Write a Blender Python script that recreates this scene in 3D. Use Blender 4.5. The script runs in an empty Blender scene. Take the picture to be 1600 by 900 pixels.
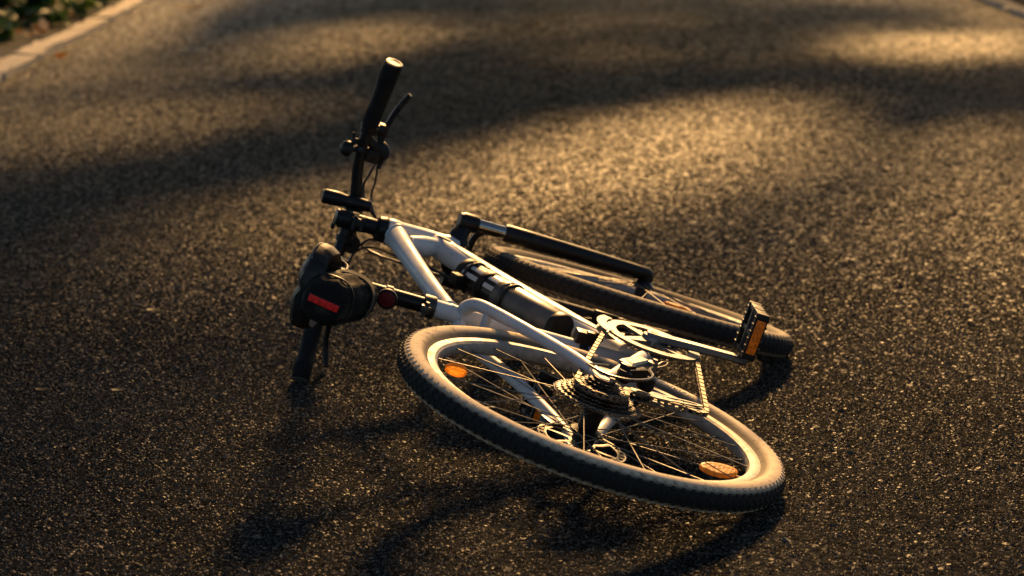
import bpy, bmesh, math, random
import numpy as np
from mathutils import Matrix, Vector
random.seed(7); rng = np.random.default_rng(7)
SC = bpy.context.scene
COL = SC.collection

# ------------------------------------------------------------------ camera, sky, sun, exposure
PITCH = math.radians(10.889); CAM_H = 1.0683
cam_d = bpy.data.cameras.new('camera'); cam = bpy.data.objects.new('camera', cam_d); COL.objects.link(cam)
cam.location = (0, 0, CAM_H); cam.rotation_euler = (math.pi/2 - PITCH, 0, 0)
cam_d.sensor_width = 36; cam_d.lens = 36*3533.16/1600; cam_d.clip_start = .05; cam_d.clip_end = 600
cam_d.dof.use_dof = True; cam_d.dof.focus_distance = 3.95; cam_d.dof.aperture_fstop = 4.8; cam_d.dof.aperture_blades = 8
SC.camera = cam
AZ, EL = math.radians(6), math.radians(30)
SUN = np.array([math.sin(AZ)*math.cos(EL), math.cos(AZ)*math.cos(EL), math.sin(EL)])
w = bpy.data.worlds.new('World'); SC.world = w; w.use_nodes = True
wn = w.node_tree.nodes; wl = w.node_tree.links
sky = wn.new('ShaderNodeTexSky'); sky.sky_type = 'NISHITA'; sky.sun_disc = False
sky.sun_elevation = EL; sky.sun_rotation = AZ; sky.air_density = .7; sky.dust_density = 1.5; sky.ozone_density = .5
wl.new(sky.outputs[0], wn['Background'].inputs[0]); wn['Background'].inputs[1].default_value = .05
sd = bpy.data.lights.new('sun', 'SUN'); sun = bpy.data.objects.new('sun', sd); COL.objects.link(sun)
sd.energy = 5.0; sd.angle = math.radians(8); sd.color = (1.0, .55, .215)
sun.rotation_euler = Vector(-SUN).to_track_quat('-Z', 'Y').to_euler(); sun.location = (4, 14, 9)
vs = SC.view_settings; vs.view_transform = 'Standard'; vs.look = 'None'; vs.exposure = 1.3; vs.gamma = 1
vs.use_white_balance = True; vs.white_balance_temperature = 6800; vs.white_balance_tint = 4

# ------------------------------------------------------------------ materials
def nodes(name):
    m = bpy.data.materials.new(name); m.use_nodes = True
    nt = m.node_tree; return m, nt, nt.nodes['Principled BSDF']
def N(nt, t, **k):
    n = nt.nodes.new(t)
    for a, b in k.items(): setattr(n, a, b)
    return n
def mat(name, col, rough=.5, metal=0, var=.25, scale=30, bump=0, bscale=200, dust=0, dcol=(.36, .29, .2), dscale=25, coat=0, spec=.5, trans=0, dlo=.45, dhi=.7):
    m, nt, p = nodes(name); L = nt.links
    tc = N(nt, 'ShaderNodeTexCoord')
    nz = N(nt, 'ShaderNodeTexNoise'); nz.inputs['Scale'].default_value = scale; nz.inputs['Detail'].default_value = 6
    L.new(tc.outputs['Object'], nz.inputs['Vector'])
    mr = N(nt, 'ShaderNodeMapRange'); mr.inputs[1].default_value = .3; mr.inputs[2].default_value = .7
    mr.inputs[3].default_value = 1-var; mr.inputs[4].default_value = 1+var; L.new(nz.outputs[0], mr.inputs[0])
    mx = N(nt, 'ShaderNodeMix', data_type='RGBA', blend_type='MULTIPLY'); mx.inputs[0].default_value = 1
    mx.inputs[6].default_value = (*col, 1); L.new(mr.outputs[0], mx.inputs[7])
    out = mx.outputs[2]
    rr = N(nt, 'ShaderNodeMapRange'); rr.inputs[1].default_value = .3; rr.inputs[2].default_value = .7
    rr.inputs[3].default_value = max(.03, rough*.75); rr.inputs[4].default_value = min(1, rough*1.3); L.new(nz.outputs[0], rr.inputs[0])
    ro = rr.outputs[0]
    if dust:
        dz = N(nt, 'ShaderNodeTexNoise'); dz.inputs['Scale'].default_value = dscale; dz.inputs['Detail'].default_value = 9; dz.inputs['Roughness'].default_value = .7
        L.new(tc.outputs['Object'], dz.inputs['Vector'])
        dr = N(nt, 'ShaderNodeMapRange'); dr.inputs[1].default_value = dlo; dr.inputs[2].default_value = dhi; dr.inputs[4].default_value = dust
        L.new(dz.outputs[0], dr.inputs[0])
        m2 = N(nt, 'ShaderNodeMix', data_type='RGBA'); L.new(dr.outputs[0], m2.inputs[0]); L.new(out, m2.inputs[6]); m2.inputs[7].default_value = (*dcol, 1)
        out = m2.outputs[2]
        m3 = N(nt, 'ShaderNodeMix', data_type='FLOAT'); L.new(dr.outputs[0], m3.inputs[0]); L.new(ro, m3.inputs[2]); m3.inputs[3].default_value = .85
        ro = m3.outputs[0]
    L.new(out, p.inputs['Base Color']); L.new(ro, p.inputs['Roughness'])
    p.inputs['Metallic'].default_value = metal; p.inputs['Coat Weight'].default_value = coat; p.inputs['Specular IOR Level'].default_value = spec
    p.inputs['Coat Roughness'].default_value = .12
    p.inputs['Transmission Weight'].default_value = trans
    if bump:
        bz = N(nt, 'ShaderNodeTexNoise'); bz.inputs['Scale'].default_value = bscale; bz.inputs['Detail'].default_value = 4
        L.new(tc.outputs['Object'], bz.inputs['Vector'])
        b = N(nt, 'ShaderNodeBump'); b.inputs['Strength'].default_value = bump; b.inputs['Distance'].default_value = .002
        L.new(bz.outputs[0], b.inputs['Height']); L.new(b.outputs[0], p.inputs['Normal'])
    return m
M = {}
M['white'] = mat('white_paint', (.58, .585, .585), .5, var=.06, dust=.45, dscale=14, dlo=.5, dhi=.85, coat=.1)
M['black'] = mat('black_alloy', (.007, .007, .007), .42, var=.3, dust=.25, dscale=20, dlo=.55, dhi=.9, spec=.25)
M['plastic'] = mat('black_plastic', (.008, .008, .008), .5, var=.3, bump=.2, bscale=500, dust=.2, dlo=.55, dhi=.9, spec=.25)
M['rubber'] = mat('grip_rubber', (.007, .007, .007), .75, bump=.5, bscale=900, dust=.1, dlo=.6, dhi=.9, spec=.25)
M['saddle'] = mat('saddle_vinyl', (.008, .008, .007), .45, bump=.3, bscale=700, dust=.2, dlo=.5, dhi=.9, spec=.25)
M['cloth'] = mat('bag_cloth', (.008, .0075, .007), .8, bump=.8, bscale=1500, dust=.35, dlo=.5, dhi=.85, spec=.25)
M['strap'] = mat('webbing', (.05, .045, .035), .85, bump=.8, bscale=1800, dust=.4)
M['silver'] = mat('brushed_alloy', (.165, .168, .17), .45, metal=.85, var=.2, dust=.35, dscale=60, dlo=.5, dhi=.8)
M['rim'] = mat('rim_alloy', (.34, .33, .31), .5, metal=.3, var=.3, scale=60, dust=.6, dcol=(.30, .25, .18), dscale=40, dlo=.35, dhi=.7)
M['steel'] = mat('steel', (.2, .185, .16), .5, metal=.85, var=.25, dust=.4, dscale=80, dlo=.5, dhi=.8)
M['rotor'] = mat('rotor_steel', (.16, .15, .13), .45, metal=.9, var=.3, dust=.4, dscale=80, dlo=.5, dhi=.8)
M['chain'] = mat('oily_chain', (.2, .175, .135), .5, metal=.8, var=.35, scale=120, dust=.5, dcol=(.2, .16, .1), dscale=90)
M['darksteel'] = mat('dark_steel', (.06, .055, .05), .4, metal=.8, var=.35, dust=.3, dscale=60)
M['chrome'] = mat('stanchion', (.32, .31, .29), .12, metal=1, var=.1)
M['frost'] = mat('frosted_bottle', (.07, .07, .068), .4, var=.35, scale=18, dust=.35, dcol=(.2, .18, .15), dscale=30, coat=.1)
M['stripe'] = mat('pale_band', (.55, .54, .52), .5, var=.12, dust=.3)
M['bottle'] = mat('bottle_dark', (.012, .012, .012), .3, var=.25, dust=.25, coat=.3, spec=.25)
M['cable'] = mat('cable_housing', (.012, .012, .012), .35, var=.2)
M['grey'] = mat('grey_plastic', (.12, .12, .115), .5, var=.2, dust=.3)
def chips_and_specks(m):
    nt = m.node_tree; L = nt.links; p = nt.nodes['Principled BSDF']; src = p.inputs['Base Color'].links[0].from_socket
    tc = N(nt, 'ShaderNodeTexCoord'); fac = None
    for sc, stretch, lo, hi in ((170, (1, 1, 1), .69, .72), (60, (1, 6, .25), .70, .73)):
        mp = N(nt, 'ShaderNodeMapping'); mp.inputs['Scale'].default_value = stretch; L.new(tc.outputs['Object'], mp.inputs[0])
        nz = N(nt, 'ShaderNodeTexNoise'); nz.inputs['Scale'].default_value = sc; nz.inputs['Detail'].default_value = 3; L.new(mp.outputs[0], nz.inputs['Vector'])
        r = N(nt, 'ShaderNodeMapRange'); r.inputs[1].default_value = lo; r.inputs[2].default_value = hi; r.inputs[4].default_value = .85; L.new(nz.outputs[0], r.inputs[0])
        if fac is None: fac = r.outputs[0]
        else:
            mm = N(nt, 'ShaderNodeMath', operation='MAXIMUM'); L.new(fac, mm.inputs[0]); L.new(r.outputs[0], mm.inputs[1]); fac = mm.outputs[0]
    mx = N(nt, 'ShaderNodeMix', data_type='RGBA'); L.new(fac, mx.inputs[0]); L.new(src, mx.inputs[6]); mx.inputs[7].default_value = (.06, .05, .04, 1)
    L.new(mx.outputs[2], p.inputs['Base Color'])
chips_and_specks(M['white']); chips_and_specks(M['rim']); chips_and_specks(M['silver'])
def reflector_mat(name, col, cells=260, trans=0):
    m, nt, p = nodes(name); L = nt.links
    tc = N(nt, 'ShaderNodeTexCoord'); v = N(nt, 'ShaderNodeTexVoronoi'); v.inputs['Scale'].default_value = cells
    L.new(tc.outputs['Object'], v.inputs['Vector'])
    mr = N(nt, 'ShaderNodeMapRange'); mr.inputs[1].default_value = 0; mr.inputs[2].default_value = 1; mr.inputs[3].default_value = .55; mr.inputs[4].default_value = 1.35
    L.new(v.outputs['Color'], mr.inputs[0])
    mx = N(nt, 'ShaderNodeMix', data_type='RGBA', blend_type='MULTIPLY'); mx.inputs[0].default_value = 1; mx.inputs[6].default_value = (*col, 1)
    L.new(mr.outputs[0], mx.inputs[7]); L.new(mx.outputs[2], p.inputs['Base Color'])
    b = N(nt, 'ShaderNodeBump'); b.inputs['Strength'].default_value = .6; b.inputs['Distance'].default_value = .001
    L.new(v.outputs['Distance'], b.inputs['Height']); L.new(b.outputs[0], p.inputs['Normal'])
    p.inputs['Roughness'].default_value = .45; p.inputs['Specular IOR Level'].default_value = .25
    tr = N(nt, 'ShaderNodeBsdfTranslucent'); L.new(mx.outputs[2], tr.inputs[0]); ms = N(nt, 'ShaderNodeMixShader'); ms.inputs[0].default_value = trans
    L.new(p.outputs[0], ms.inputs[1]); L.new(tr.outputs[0], ms.inputs[2]); L.new(ms.outputs[0], nt.nodes['Material Output'].inputs[0])
    return m
M['orange'] = reflector_mat('amber_reflector', (1.0, .42, .06), 150, .38)
M['red'] = reflector_mat('red_reflector', (.9, .02, .015))
# tyre: black rubber with pale dried dust on the sidewalls
def tyre_mat(name='dusty_tyre', amount=1.0):
    m, nt, p = nodes(name); L = nt.links
    tc = N(nt, 'ShaderNodeTexCoord'); sx = N(nt, 'ShaderNodeSeparateXYZ'); L.new(tc.outputs['Object'], sx.inputs[0])
    def mth(op, a, b=None):
        n = N(nt, 'ShaderNodeMath', operation=op)
        for i, q in enumerate((a, b)):
            if q is None: continue
            if isinstance(q, (int, float)): n.inputs[i].default_value = q
            else: L.new(q, n.inputs[i])
        return n.outputs[0]
    r = mth('SQRT', mth('ADD', mth('POWER', sx.outputs[0], 2), mth('POWER', sx.outputs[2], 2)))
    side = N(nt, 'ShaderNodeMapRange'); side.inputs[1].default_value = .3405; side.inputs[2].default_value = .335; L.new(r, side.inputs[0])
    nz = N(nt, 'ShaderNodeTexNoise'); nz.inputs['Scale'].default_value = 55; nz.inputs['Detail'].default_value = 10; nz.inputs['Roughness'].default_value = .75; L.new(tc.outputs['Object'], nz.inputs['Vector'])
    nr = N(nt, 'ShaderNodeMapRange'); nr.inputs[1].default_value = .33; nr.inputs[2].default_value = .46; nr.inputs[3].default_value = .2; nr.inputs[4].default_value = 1; L.new(nz.outputs[0], nr.inputs[0])
    base = mth('MULTIPLY', side.outputs[0], nr.outputs[0])
    tr = N(nt, 'ShaderNodeMapRange'); tr.inputs[1].default_value = .58; tr.inputs[2].default_value = .8; tr.inputs[4].default_value = .25; L.new(nz.outputs[0], tr.inputs[0])
    bead = N(nt, 'ShaderNodeMapRange'); bead.inputs[1].default_value = .3035; bead.inputs[2].default_value = .3125; bead.inputs[3].default_value = .18; L.new(r, bead.inputs[0])  # dust mask drops near the rim, painting in the groove's shading
    f = mth('MULTIPLY', mth('MAXIMUM', mth('MULTIPLY', base, bead.outputs[0]), tr.outputs[0]), amount)
    mx = N(nt, 'ShaderNodeMix', data_type='RGBA'); L.new(f, mx.inputs[0]); mx.inputs[6].default_value = (.013, .012, .011, 1); mx.inputs[7].default_value = (.55, .45, .32, 1)
    L.new(mx.outputs[2], p.inputs['Base Color']); p.inputs['Roughness'].default_value = .8; p.inputs['Specular IOR Level'].default_value = .3
    b = N(nt, 'ShaderNodeBump'); b.inputs['Strength'].default_value = .5; b.inputs['Distance'].default_value = .0015; L.new(nz.outputs[0], b.inputs['Height']); L.new(b.outputs[0], p.inputs['Normal'])
    return m
M['tyre'] = tyre_mat(); M['tyre_dark'] = tyre_mat('less_dusty_tyre', .35)
M['deeporange'] = reflector_mat('deep_orange_reflector', (.85, .19, .01))
M['darkred'] = reflector_mat('dark_red_lens', (.12, .004, .004))

# ------------------------------------------------------------------ mesh helpers
A = lambda *q: np.array(q, float)
def unit(q): return q/np.linalg.norm(q)
def frame_of(d, ref=None):
    d = unit(d)
    r = ref if ref is not None else (A(0, 0, 1) if abs(d[2]) < .9 else A(1, 0, 0))
    a = r-d*np.dot(r, d); a = unit(a); return a, np.cross(d, a), d
def smooth_path(pts, n=6):
    P = [np.array(p, float) for p in pts]; out = []
    for i in range(len(P)-1):
        p0 = P[max(i-1, 0)]; p1 = P[i]; p2 = P[i+1]; p3 = P[min(i+2, len(P)-1)]
        for k in range(n):
            t = k/n; out.append(.5*((2*p1)+(-p0+p2)*t+(2*p0-5*p1+4*p2-p3)*t*t+(-p0+3*p1-3*p2+p3)*t**3))
    out.append(P[-1]); return out
class MB:
    def __init__(s): s.v = []; s.f = []; s.mi = []; s.cur = 0
    def add(s, v, f):
        o = len(s.v); s.v += [tuple(map(float, q)) for q in v]; s.f += [tuple(i+o for i in g) for g in f]; s.mi += [s.cur]*len(f); return s
    def tube(s, pts, r, n=12, caps=True, flat=None, ref=None):
        """swept tube; r scalar or per point; flat = (sx, sy) ellipse factors against ref"""
        pts = [np.array(p, float) for p in pts]; m = len(pts)
        rs = [r]*m if np.isscalar(r) else list(r)
        if len(rs) != m: rs = list(np.interp(np.linspace(0, 1, m), np.linspace(0, 1, len(rs)), rs))
        a = None; v = []; f = []
        for i in range(m):
            d = pts[min(i+1, m-1)]-pts[max(i-1, 0)]
            if a is None: a, b, d = frame_of(d, ref)
            else: a, b, d = frame_of(d, a)
            sx, sy = flat if flat else (1, 1)
            for k in range(n):
                t = 2*math.pi*k/n; v.append(pts[i]+rs[i]*(sx*math.cos(t)*a+sy*math.sin(t)*b))
        for i in range(m-1):
            for k in range(n): f.append((i*n+k, i*n+(k+1) % n, (i+1)*n+(k+1) % n, (i+1)*n+k))
        if caps: f.append(tuple(range(n-1, -1, -1))); f.append(tuple(range((m-1)*n, m*n)))
        return s.add(v, f)
    def lathe(s, prof, o, d, n=32, closed=False, ref=None):
        """prof = [(radius, along axis)]"""
        a, b, d = frame_of(np.array(d, float), ref); o = np.array(o, float); v = []; f = []; m = len(prof)
        for r, z in prof:
            for k in range(n):
                t = 2*math.pi*k/n; v.append(o+d*z+r*(math.cos(t)*a+math.sin(t)*b))
        for i in range(m if closed else m-1):
            j = (i+1) % m
            for k in range(n): f.append((i*n+k, i*n+(k+1) % n, j*n+(k+1) % n, j*n+k))
        if not closed:
            f.append(tuple(range(n-1, -1, -1))); f.append(tuple(range((m-1)*n, m*n)))
        return s.add(v, f)
    def prism(s, outer, o, ex, ey, th, inner=None):
        """2D outline extruded by th along ex x ey (centred); inner = hole outline with the same point count"""
        o = np.array(o, float); ex = unit(np.array(ex, float)); ey = unit(np.array(ey, float)); ez = np.cross(ex, ey); n = len(outer)
        P = lambda q, z: o+ex*q[0]+ey*q[1]+ez*z
        v = [P(q, th/2) for q in outer]+[P(q, -th/2) for q in outer]; f = [(i, n+i, n+(i+1) % n, (i+1) % n) for i in range(n)]
        if inner is None: f += [tuple(range(n)), tuple(range(2*n-1, n-1, -1))]
        else:
            v += [P(q, th/2) for q in inner]+[P(q, -th/2) for q in inner]
            for i in range(n):
                j = (i+1) % n
                f += [(i, j, 2*n+j, 2*n+i), (n+j, n+i, 3*n+i, 3*n+j), (2*n+i, 2*n+j, 3*n+j, 3*n+i)]
        return s.add(v, f)
    def box(s, c, h, ex=(1, 0, 0), ey=(0, 1, 0), bev=.15, taper=1):
        c = np.array(c, float); ex = unit(np.array(ex, float)); ey = np.array(ey, float); ey = unit(ey-ex*np.dot(ex, ey)); ez = np.cross(ex, ey)
        b = min(h)*bev; bm = bmesh.new(); bmesh.ops.create_cube(bm, size=2)
        for q in bm.verts:
            k = taper if q.co.z > 0 else 1
            q.co = (q.co.x*h[0]*k, q.co.y*h[1]*k, q.co.z*h[2])
        if bev > 0: bmesh.ops.bevel(bm, geom=bm.edges[:], offset=b, segments=2, profile=.6, affect='EDGES')
        v = [c+ex*q.co.x+ey*q.co.y+ez*q.co.z for q in bm.verts]; bm.verts.index_update()
        f = [tuple(q.index for q in g.verts) for g in bm.faces]; bm.free(); return s.add(v, f)
    def loft(s, rings, caps=True):
        n = len(rings[0]); v = [q for r in rings for q in r]; m = len(rings)
        f = [(i*n+k, i*n+(k+1) % n, (i+1)*n+(k+1) % n, (i+1)*n+k) for i in range(m-1) for k in range(n)]
        if caps: f += [tuple(range(n-1, -1, -1)), tuple(range((m-1)*n, m*n))]
        return s.add(v, f)
    def mesh(s, name, mats, sharp=38, smooth=True):
        me = bpy.data.meshes.new(name); me.from_pydata(s.v, [], s.f)
        for q in (mats if isinstance(mats, (list, tuple)) else [mats]): me.materials.append(M[q] if isinstance(q, str) else q)
        if any(s.mi): me.polygons.foreach_set('material_index', s.mi)
        bm = bmesh.new(); bm.from_mesh(me); bmesh.ops.recalc_face_normals(bm, faces=bm.faces[:]); bm.to_mesh(me); bm.free()
        if smooth:
            me.shade_smooth(); me.set_sharp_from_angle(angle=math.radians(sharp))
        return me
    def build(s, name, mats, parent=None, mx=None, **k):
        return link(name, s.mesh(name, mats, **k), parent, mx)
def link(name, me, parent=None, mx=None):
    o = bpy.data.objects.new(name, me); COL.objects.link(o)
    if parent: o.parent = parent
    if mx is not None: o.matrix_local = mx
    return o
def empty(name, loc):
    o = bpy.data.objects.new(name, None); COL.objects.link(o); o.location = loc; o.empty_display_size = .1; return o
def tag(o, label=None, cat=None, group=None, kind=None):
    for k, q in (('label', label), ('category', cat), ('group', group), ('kind', kind)):
        if q: o[k] = q
    return o

# ------------------------------------------------------------------ road, verges, kerbs
def asphalt(name, chips=False, plain=False):
    m, nt, p = nodes(name); L = nt.links
    tc = N(nt, 'ShaderNodeTexCoord')
    big = N(nt, 'ShaderNodeTexNoise'); big.inputs['Scale'].default_value = .9; big.inputs['Detail'].default_value = 5; L.new(tc.outputs['Object'], big.inputs['Vector'])
    mid = N(nt, 'ShaderNodeTexNoise'); mid.inputs['Scale'].default_value = 40; mid.inputs['Detail'].default_value = 6; mid.inputs['Roughness'].default_value = .65; L.new(tc.outputs['Object'], mid.inputs['Vector'])
    vo = N(nt, 'ShaderNodeTexVoronoi'); vo.inputs['Scale'].default_value = 105; L.new(tc.outputs['Object'], vo.inputs['Vector'])
    fine = N(nt, 'ShaderNodeTexNoise'); fine.inputs['Scale'].default_value = 420; fine.inputs['Detail'].default_value = 3; L.new(tc.outputs['Object'], fine.inputs['Vector'])
    def mr(s, a, b, c, d):
        n = N(nt, 'ShaderNodeMapRange'); L.new(s, n.inputs[0])
        for i, q in enumerate((a, b, c, d)): n.inputs[i+1].default_value = q
        return n.outputs[0]
    def mul(a, b):
        n = N(nt, 'ShaderNodeMath', operation='MULTIPLY'); L.new(a, n.inputs[0])
        if isinstance(b, float): n.inputs[1].default_value = b
        else: L.new(b, n.inputs[1])
        return n.outputs[0]
    t = mul(mr(big.outputs[0], .35, .65, .75, 1.2), mr(mid.outputs[0], .35, .65, .82, 1.15))
    sx = N(nt, 'ShaderNodeSeparateXYZ'); L.new(tc.outputs['Object'], sx.inputs[0])
    wob = N(nt, 'ShaderNodeTexNoise'); wob.inputs['Scale'].default_value = 1.3; wob.inputs['Detail'].default_value = 7; L.new(tc.outputs['Object'], wob.inputs['Vector'])
    off = N(nt, 'ShaderNodeMath', operation='MULTIPLY_ADD'); L.new(wob.outputs[0], off.inputs[0]); off.inputs[1].default_value = .9; L.new(sx.outputs[0], off.inputs[2])
    dis = N(nt, 'ShaderNodeMath', operation='SUBTRACT'); L.new(off.outputs[0], dis.inputs[0]); dis.inputs[1].default_value = .66
    ab = N(nt, 'ShaderNodeMath', operation='ABSOLUTE'); L.new(dis.outputs[0], ab.inputs[0])
    t = mul(t, mr(ab.outputs[0], .03, .13, .45, 1))
    if chips:
        at = N(nt, 'ShaderNodeAttribute', attribute_name='tone'); t = mul(t, at.outputs['Fac'])
    else:
        sv = N(nt, 'ShaderNodeSeparateColor'); L.new(vo.outputs['Color'], sv.inputs[0]); t = mul(t, mr(sv.outputs[0], 0, 1, .4, 1.7))
    mx = N(nt, 'ShaderNodeMix', data_type='RGBA', blend_type='MULTIPLY'); mx.inputs[0].default_value = 1
    mx.inputs[6].default_value = (.042, .037, .0295, 1) if chips else ((.014, .0128, .0108, 1) if plain else (.0175, .0175, .016, 1))
    L.new(t, mx.inputs[7]); L.new(mx.outputs[2], p.inputs['Base Color'])
    L.new(mr(fine.outputs[0], .3, .7, .38, .68) if not plain else mr(fine.outputs[0], .3, .7, .6, .9), p.inputs['Roughness']); p.inputs['Specular IOR Level'].default_value = .16 if chips else (.07 if plain else 0)
    p.inputs['Sheen Weight'].default_value = .28 if chips else (.03 if plain else 0); p.inputs['Sheen Roughness'].default_value = .25; p.inputs['Sheen Tint'].default_value = (1, .78, .52, 1)
    b1 = N(nt, 'ShaderNodeBump'); b1.inputs['Strength'].default_value = .6 if chips else 1; b1.inputs['Distance'].default_value = .001; L.new(fine.outputs[0], b1.inputs['Height'])
    last = b1
    if not chips:
        b2 = N(nt, 'ShaderNodeBump'); b2.inputs['Strength'].default_value = 1; b2.inputs['Distance'].default_value = .0035; b2.invert = True
        L.new(vo.outputs['Distance'], b2.inputs['Height']); L.new(b1.outputs[0], b2.inputs['Normal']); last = b2
    L.new(last.outputs[0], p.inputs['Normal'])
    return m
M['asphalt'] = asphalt('asphalt'); M['chips'] = asphalt('asphalt_chips', True); M['plain'] = asphalt('far_asphalt', plain=True)
M['soil'] = mat('verge_soil', (.010, .008, .005), .95, var=.6, scale=9, bump=1, bscale=60, dust=.5, dcol=(.035, .024, .012), dscale=5, spec=.1)
M['kerb'] = mat('kerb_concrete', (.55, .47, .36), .85, var=.22, scale=12, bump=.8, bscale=90, dust=.5, dcol=(.33, .27, .19), dscale=6)
M['stone'] = mat('pale_stone', (.5, .42, .32), .8, var=.2, scale=20, bump=.6, bscale=60)

def kx_left(y): return -2.42-(y-10.68)*.0374          # road-side face of the left kerb
def kx_right(y): return 3.35+(y-14.87)*.045
def sheet(name, x0f, x1f, y0, y1, z, m, kind='structure', n=24):
    ys = np.linspace(y0, y1, n); v = []; f = []
    for y in ys: v += [(x0f(y), y, z), (x1f(y), y, z)]
    for i in range(n-1): f.append((2*i, 2*i+1, 2*i+3, 2*i+2))
    mb = MB(); mb.add(v, f); o = mb.build(name, m, smooth=False); tag(o, kind=kind); return o
ground = sheet('ground', lambda y: -300, lambda y: 300, -300, 300, -.03, 'soil')
road = sheet('road', lambda y: kx_left(y)-.02, lambda y: kx_right(y)+.02, -25, 120, -.004, 'plain')
binder = sheet('binder_layer', lambda y: -(max(.245*y+.48-.03*y, .24*y+.2)-.03), lambda y: max(.245*y+.48-.03*y, .24*y+.2)-.03, 2.87, 19.9, 0, 'asphalt', kind=None)
binder.parent = road
vl = sheet('verge', lambda y: kx_left(y)-30, lambda y: kx_left(y)-.13, -25, 120, .02, 'soil')
vr = sheet('verge', lambda y: kx_right(y)+.13, lambda y: kx_right(y)+30, -25, 120, .02, 'soil')

def chip_field():
    rows = []; y = 2.85
    while y < 20:
        sp = .0057*max(1, (y/4.4)**1.12); hw = max(.245*y+.48-.03*y, .24*y+.2); k = int(2*hw/sp)
        rows.append(np.stack([-hw+sp*np.arange(k)+rng.normal(0, sp*.33, k), y+rng.normal(0, sp*.36, k), np.full(k, sp)], 1)); y += sp
    P = np.concatenate(rows); n = len(P)
    far = np.clip((P[:, 1]-4.9)/2.6, 0, 1); sz = P[:, 2]*np.clip(np.exp(rng.normal(0, .38, n)-.74+.34*far), .2, 1.5)
    a0 = rng.uniform(0, 2*math.pi, n); V = np.zeros((n, 5, 3))
    h = np.clip(rng.normal(.4, .17, n), .08, 1.0)*(1-.5*far)*np.minimum(sz, .012)
    for k in range(4):
        a = a0+k*math.pi/2+rng.normal(0, .25, n); r = sz*rng.uniform(.75, 1.3, n)
        V[:, k, 0] = P[:, 0]+r*np.cos(a); V[:, k, 1] = P[:, 1]+r*np.sin(a); V[:, k, 2] = -.0006
    V[:, 4, 0] = P[:, 0]+rng.normal(0, .28, n)*sz; V[:, 4, 1] = P[:, 1]+rng.normal(0, .28, n)*sz; V[:, 4, 2] = h
    F = np.array([[0, 1, 4], [1, 2, 4], [2, 3, 4], [3, 0, 4]])
    idx = (np.arange(n)[:, None, None]*5+F[None]).reshape(-1)
    me = bpy.data.meshes.new('asphalt_aggregate'); me.vertices.add(n*5); me.vertices.foreach_set('co', V.reshape(-1))
    nf = n*4; me.loops.add(nf*3); me.loops.foreach_set('vertex_index', idx.astype(np.int32))
    me.polygons.add(nf); me.polygons.foreach_set('loop_start', np.arange(nf, dtype=np.int32)*3)
    me.update(calc_edges=True)
    tone = np.clip(rng.lognormal(.0, .42, n), .3, 2.2)
    at = me.attributes.new('tone', 'FLOAT', 'POINT'); at.data.foreach_set('value', np.repeat(tone, 5))
    me.materials.append(M['chips']); me.shade_flat()
    o = link('asphalt_aggregate', me, road); tag(o, kind='stuff'); return o
chip_field()

def kerb(xf, side, y0, y1, L, rough, name_seed, wid):
    rr = random.Random(name_seed)
    root = empty('kerb', (xf((y0+y1)/2), (y0+y1)/2, 0)); tag(root, kind='structure')
    y = y0
    while y < y1:
        l = L*rr.uniform(.9, 1.06); yc = y+l/2; xc = xf(yc)+side*wid/2
        dx = xf(yc+.5)-xf(yc-.5); ang = -math.atan(dx)
        bm = bmesh.new(); bmesh.ops.create_cube(bm, size=1)
        bmesh.ops.scale(bm, vec=(wid, l-.012, .16), verts=bm.verts)
        bmesh.ops.subdivide_edges(bm, edges=[e for e in bm.edges if abs(e.verts[0].co.y-e.verts[1].co.y) > .1], cuts=5)
        bmesh.ops.bevel(bm, geom=[e for e in bm.edges if e.verts[0].co.z > .09 and e.verts[1].co.z > .07 and abs(e.verts[0].co.x-e.verts[1].co.x) < .01], offset=.018, segments=2, affect='EDGES')
        for q in bm.verts:
            if q.co.z > -.05: q.co += Vector((rr.gauss(0, rough), rr.gauss(0, rough*.5), rr.gauss(0, rough*.6)))
        me = bpy.data.meshes.new('kerb_stone'); bm.to_mesh(me); bm.free(); me.materials.append(M['kerb']); me.shade_smooth(); me.set_sharp_from_angle(angle=.6)
        o = link('kerb_stone', me, root); o.matrix_local = Matrix.Translation(Vector((xc, yc, -.04+rr.gauss(0, .004)))-root.location) @ Matrix.Rotation(ang+rr.gauss(0, .012), 4, 'Z')
        y += l
    return root
kerb(kx_left, -1, -4, 34, .95, .008, 3, .13)
kerb(kx_right, 1, -4, 34, .5, .016, 5, .13)
# ENDSETTING

# ------------------------------------------------------------------ the bicycle (x forward, y to its left, z up, rear axle at the origin)
BR = np.array([[0.13036, -0.31946, -0.93859], [0.99145, 0.03737, 0.12499], [-0.00486, -0.94686, 0.32160]])
u_, s_, vt_ = np.linalg.svd(BR); BR = u_ @ vt_
BT = A(0.13564, 3.72235, 0.13406)
BW = Matrix([[*BR[0], BT[0]], [*BR[1], BT[1]], [*BR[2], BT[2]], [0, 0, 0, 1]])
bike = empty('bicycle', (0.25, 4.15, 0))
tag(bike, 'white hardtail bicycle with black parts lying on its side on the asphalt', 'bicycle')
BL = Matrix.Translation(-bike.location) @ BW
X, Y, Z = A(1, 0, 0), A(0, 1, 0), A(0, 0, 1)
BB = A(.4516, 0, -.0549); SV = A(-.2902, 0, .957); SV = unit(SV)
A0 = A(1.0193, 0, -.0139); U = unit(A(-.3302, 0, .9439)); NV = unit(A(.9319, .1592, .3260)); YV = np.cross(U, NV); H = .5821
HT0 = A(.8766, 0, .3941); HT1 = A(.8271, 0, .5356)
def fk(x, y, h): return A0+x*NV+y*YV+h*U
def hb(x, y, h): return fk(x, y, H+h)
def st(L, y=0): return BB+L*SV+A(0, y, 0)
def part(mb, name, m, **k): return mb.build(name, m, bike, BL, **k)
def sub(mb, name, m, p, **k): return mb.build(name, m, p, **k)
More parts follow.
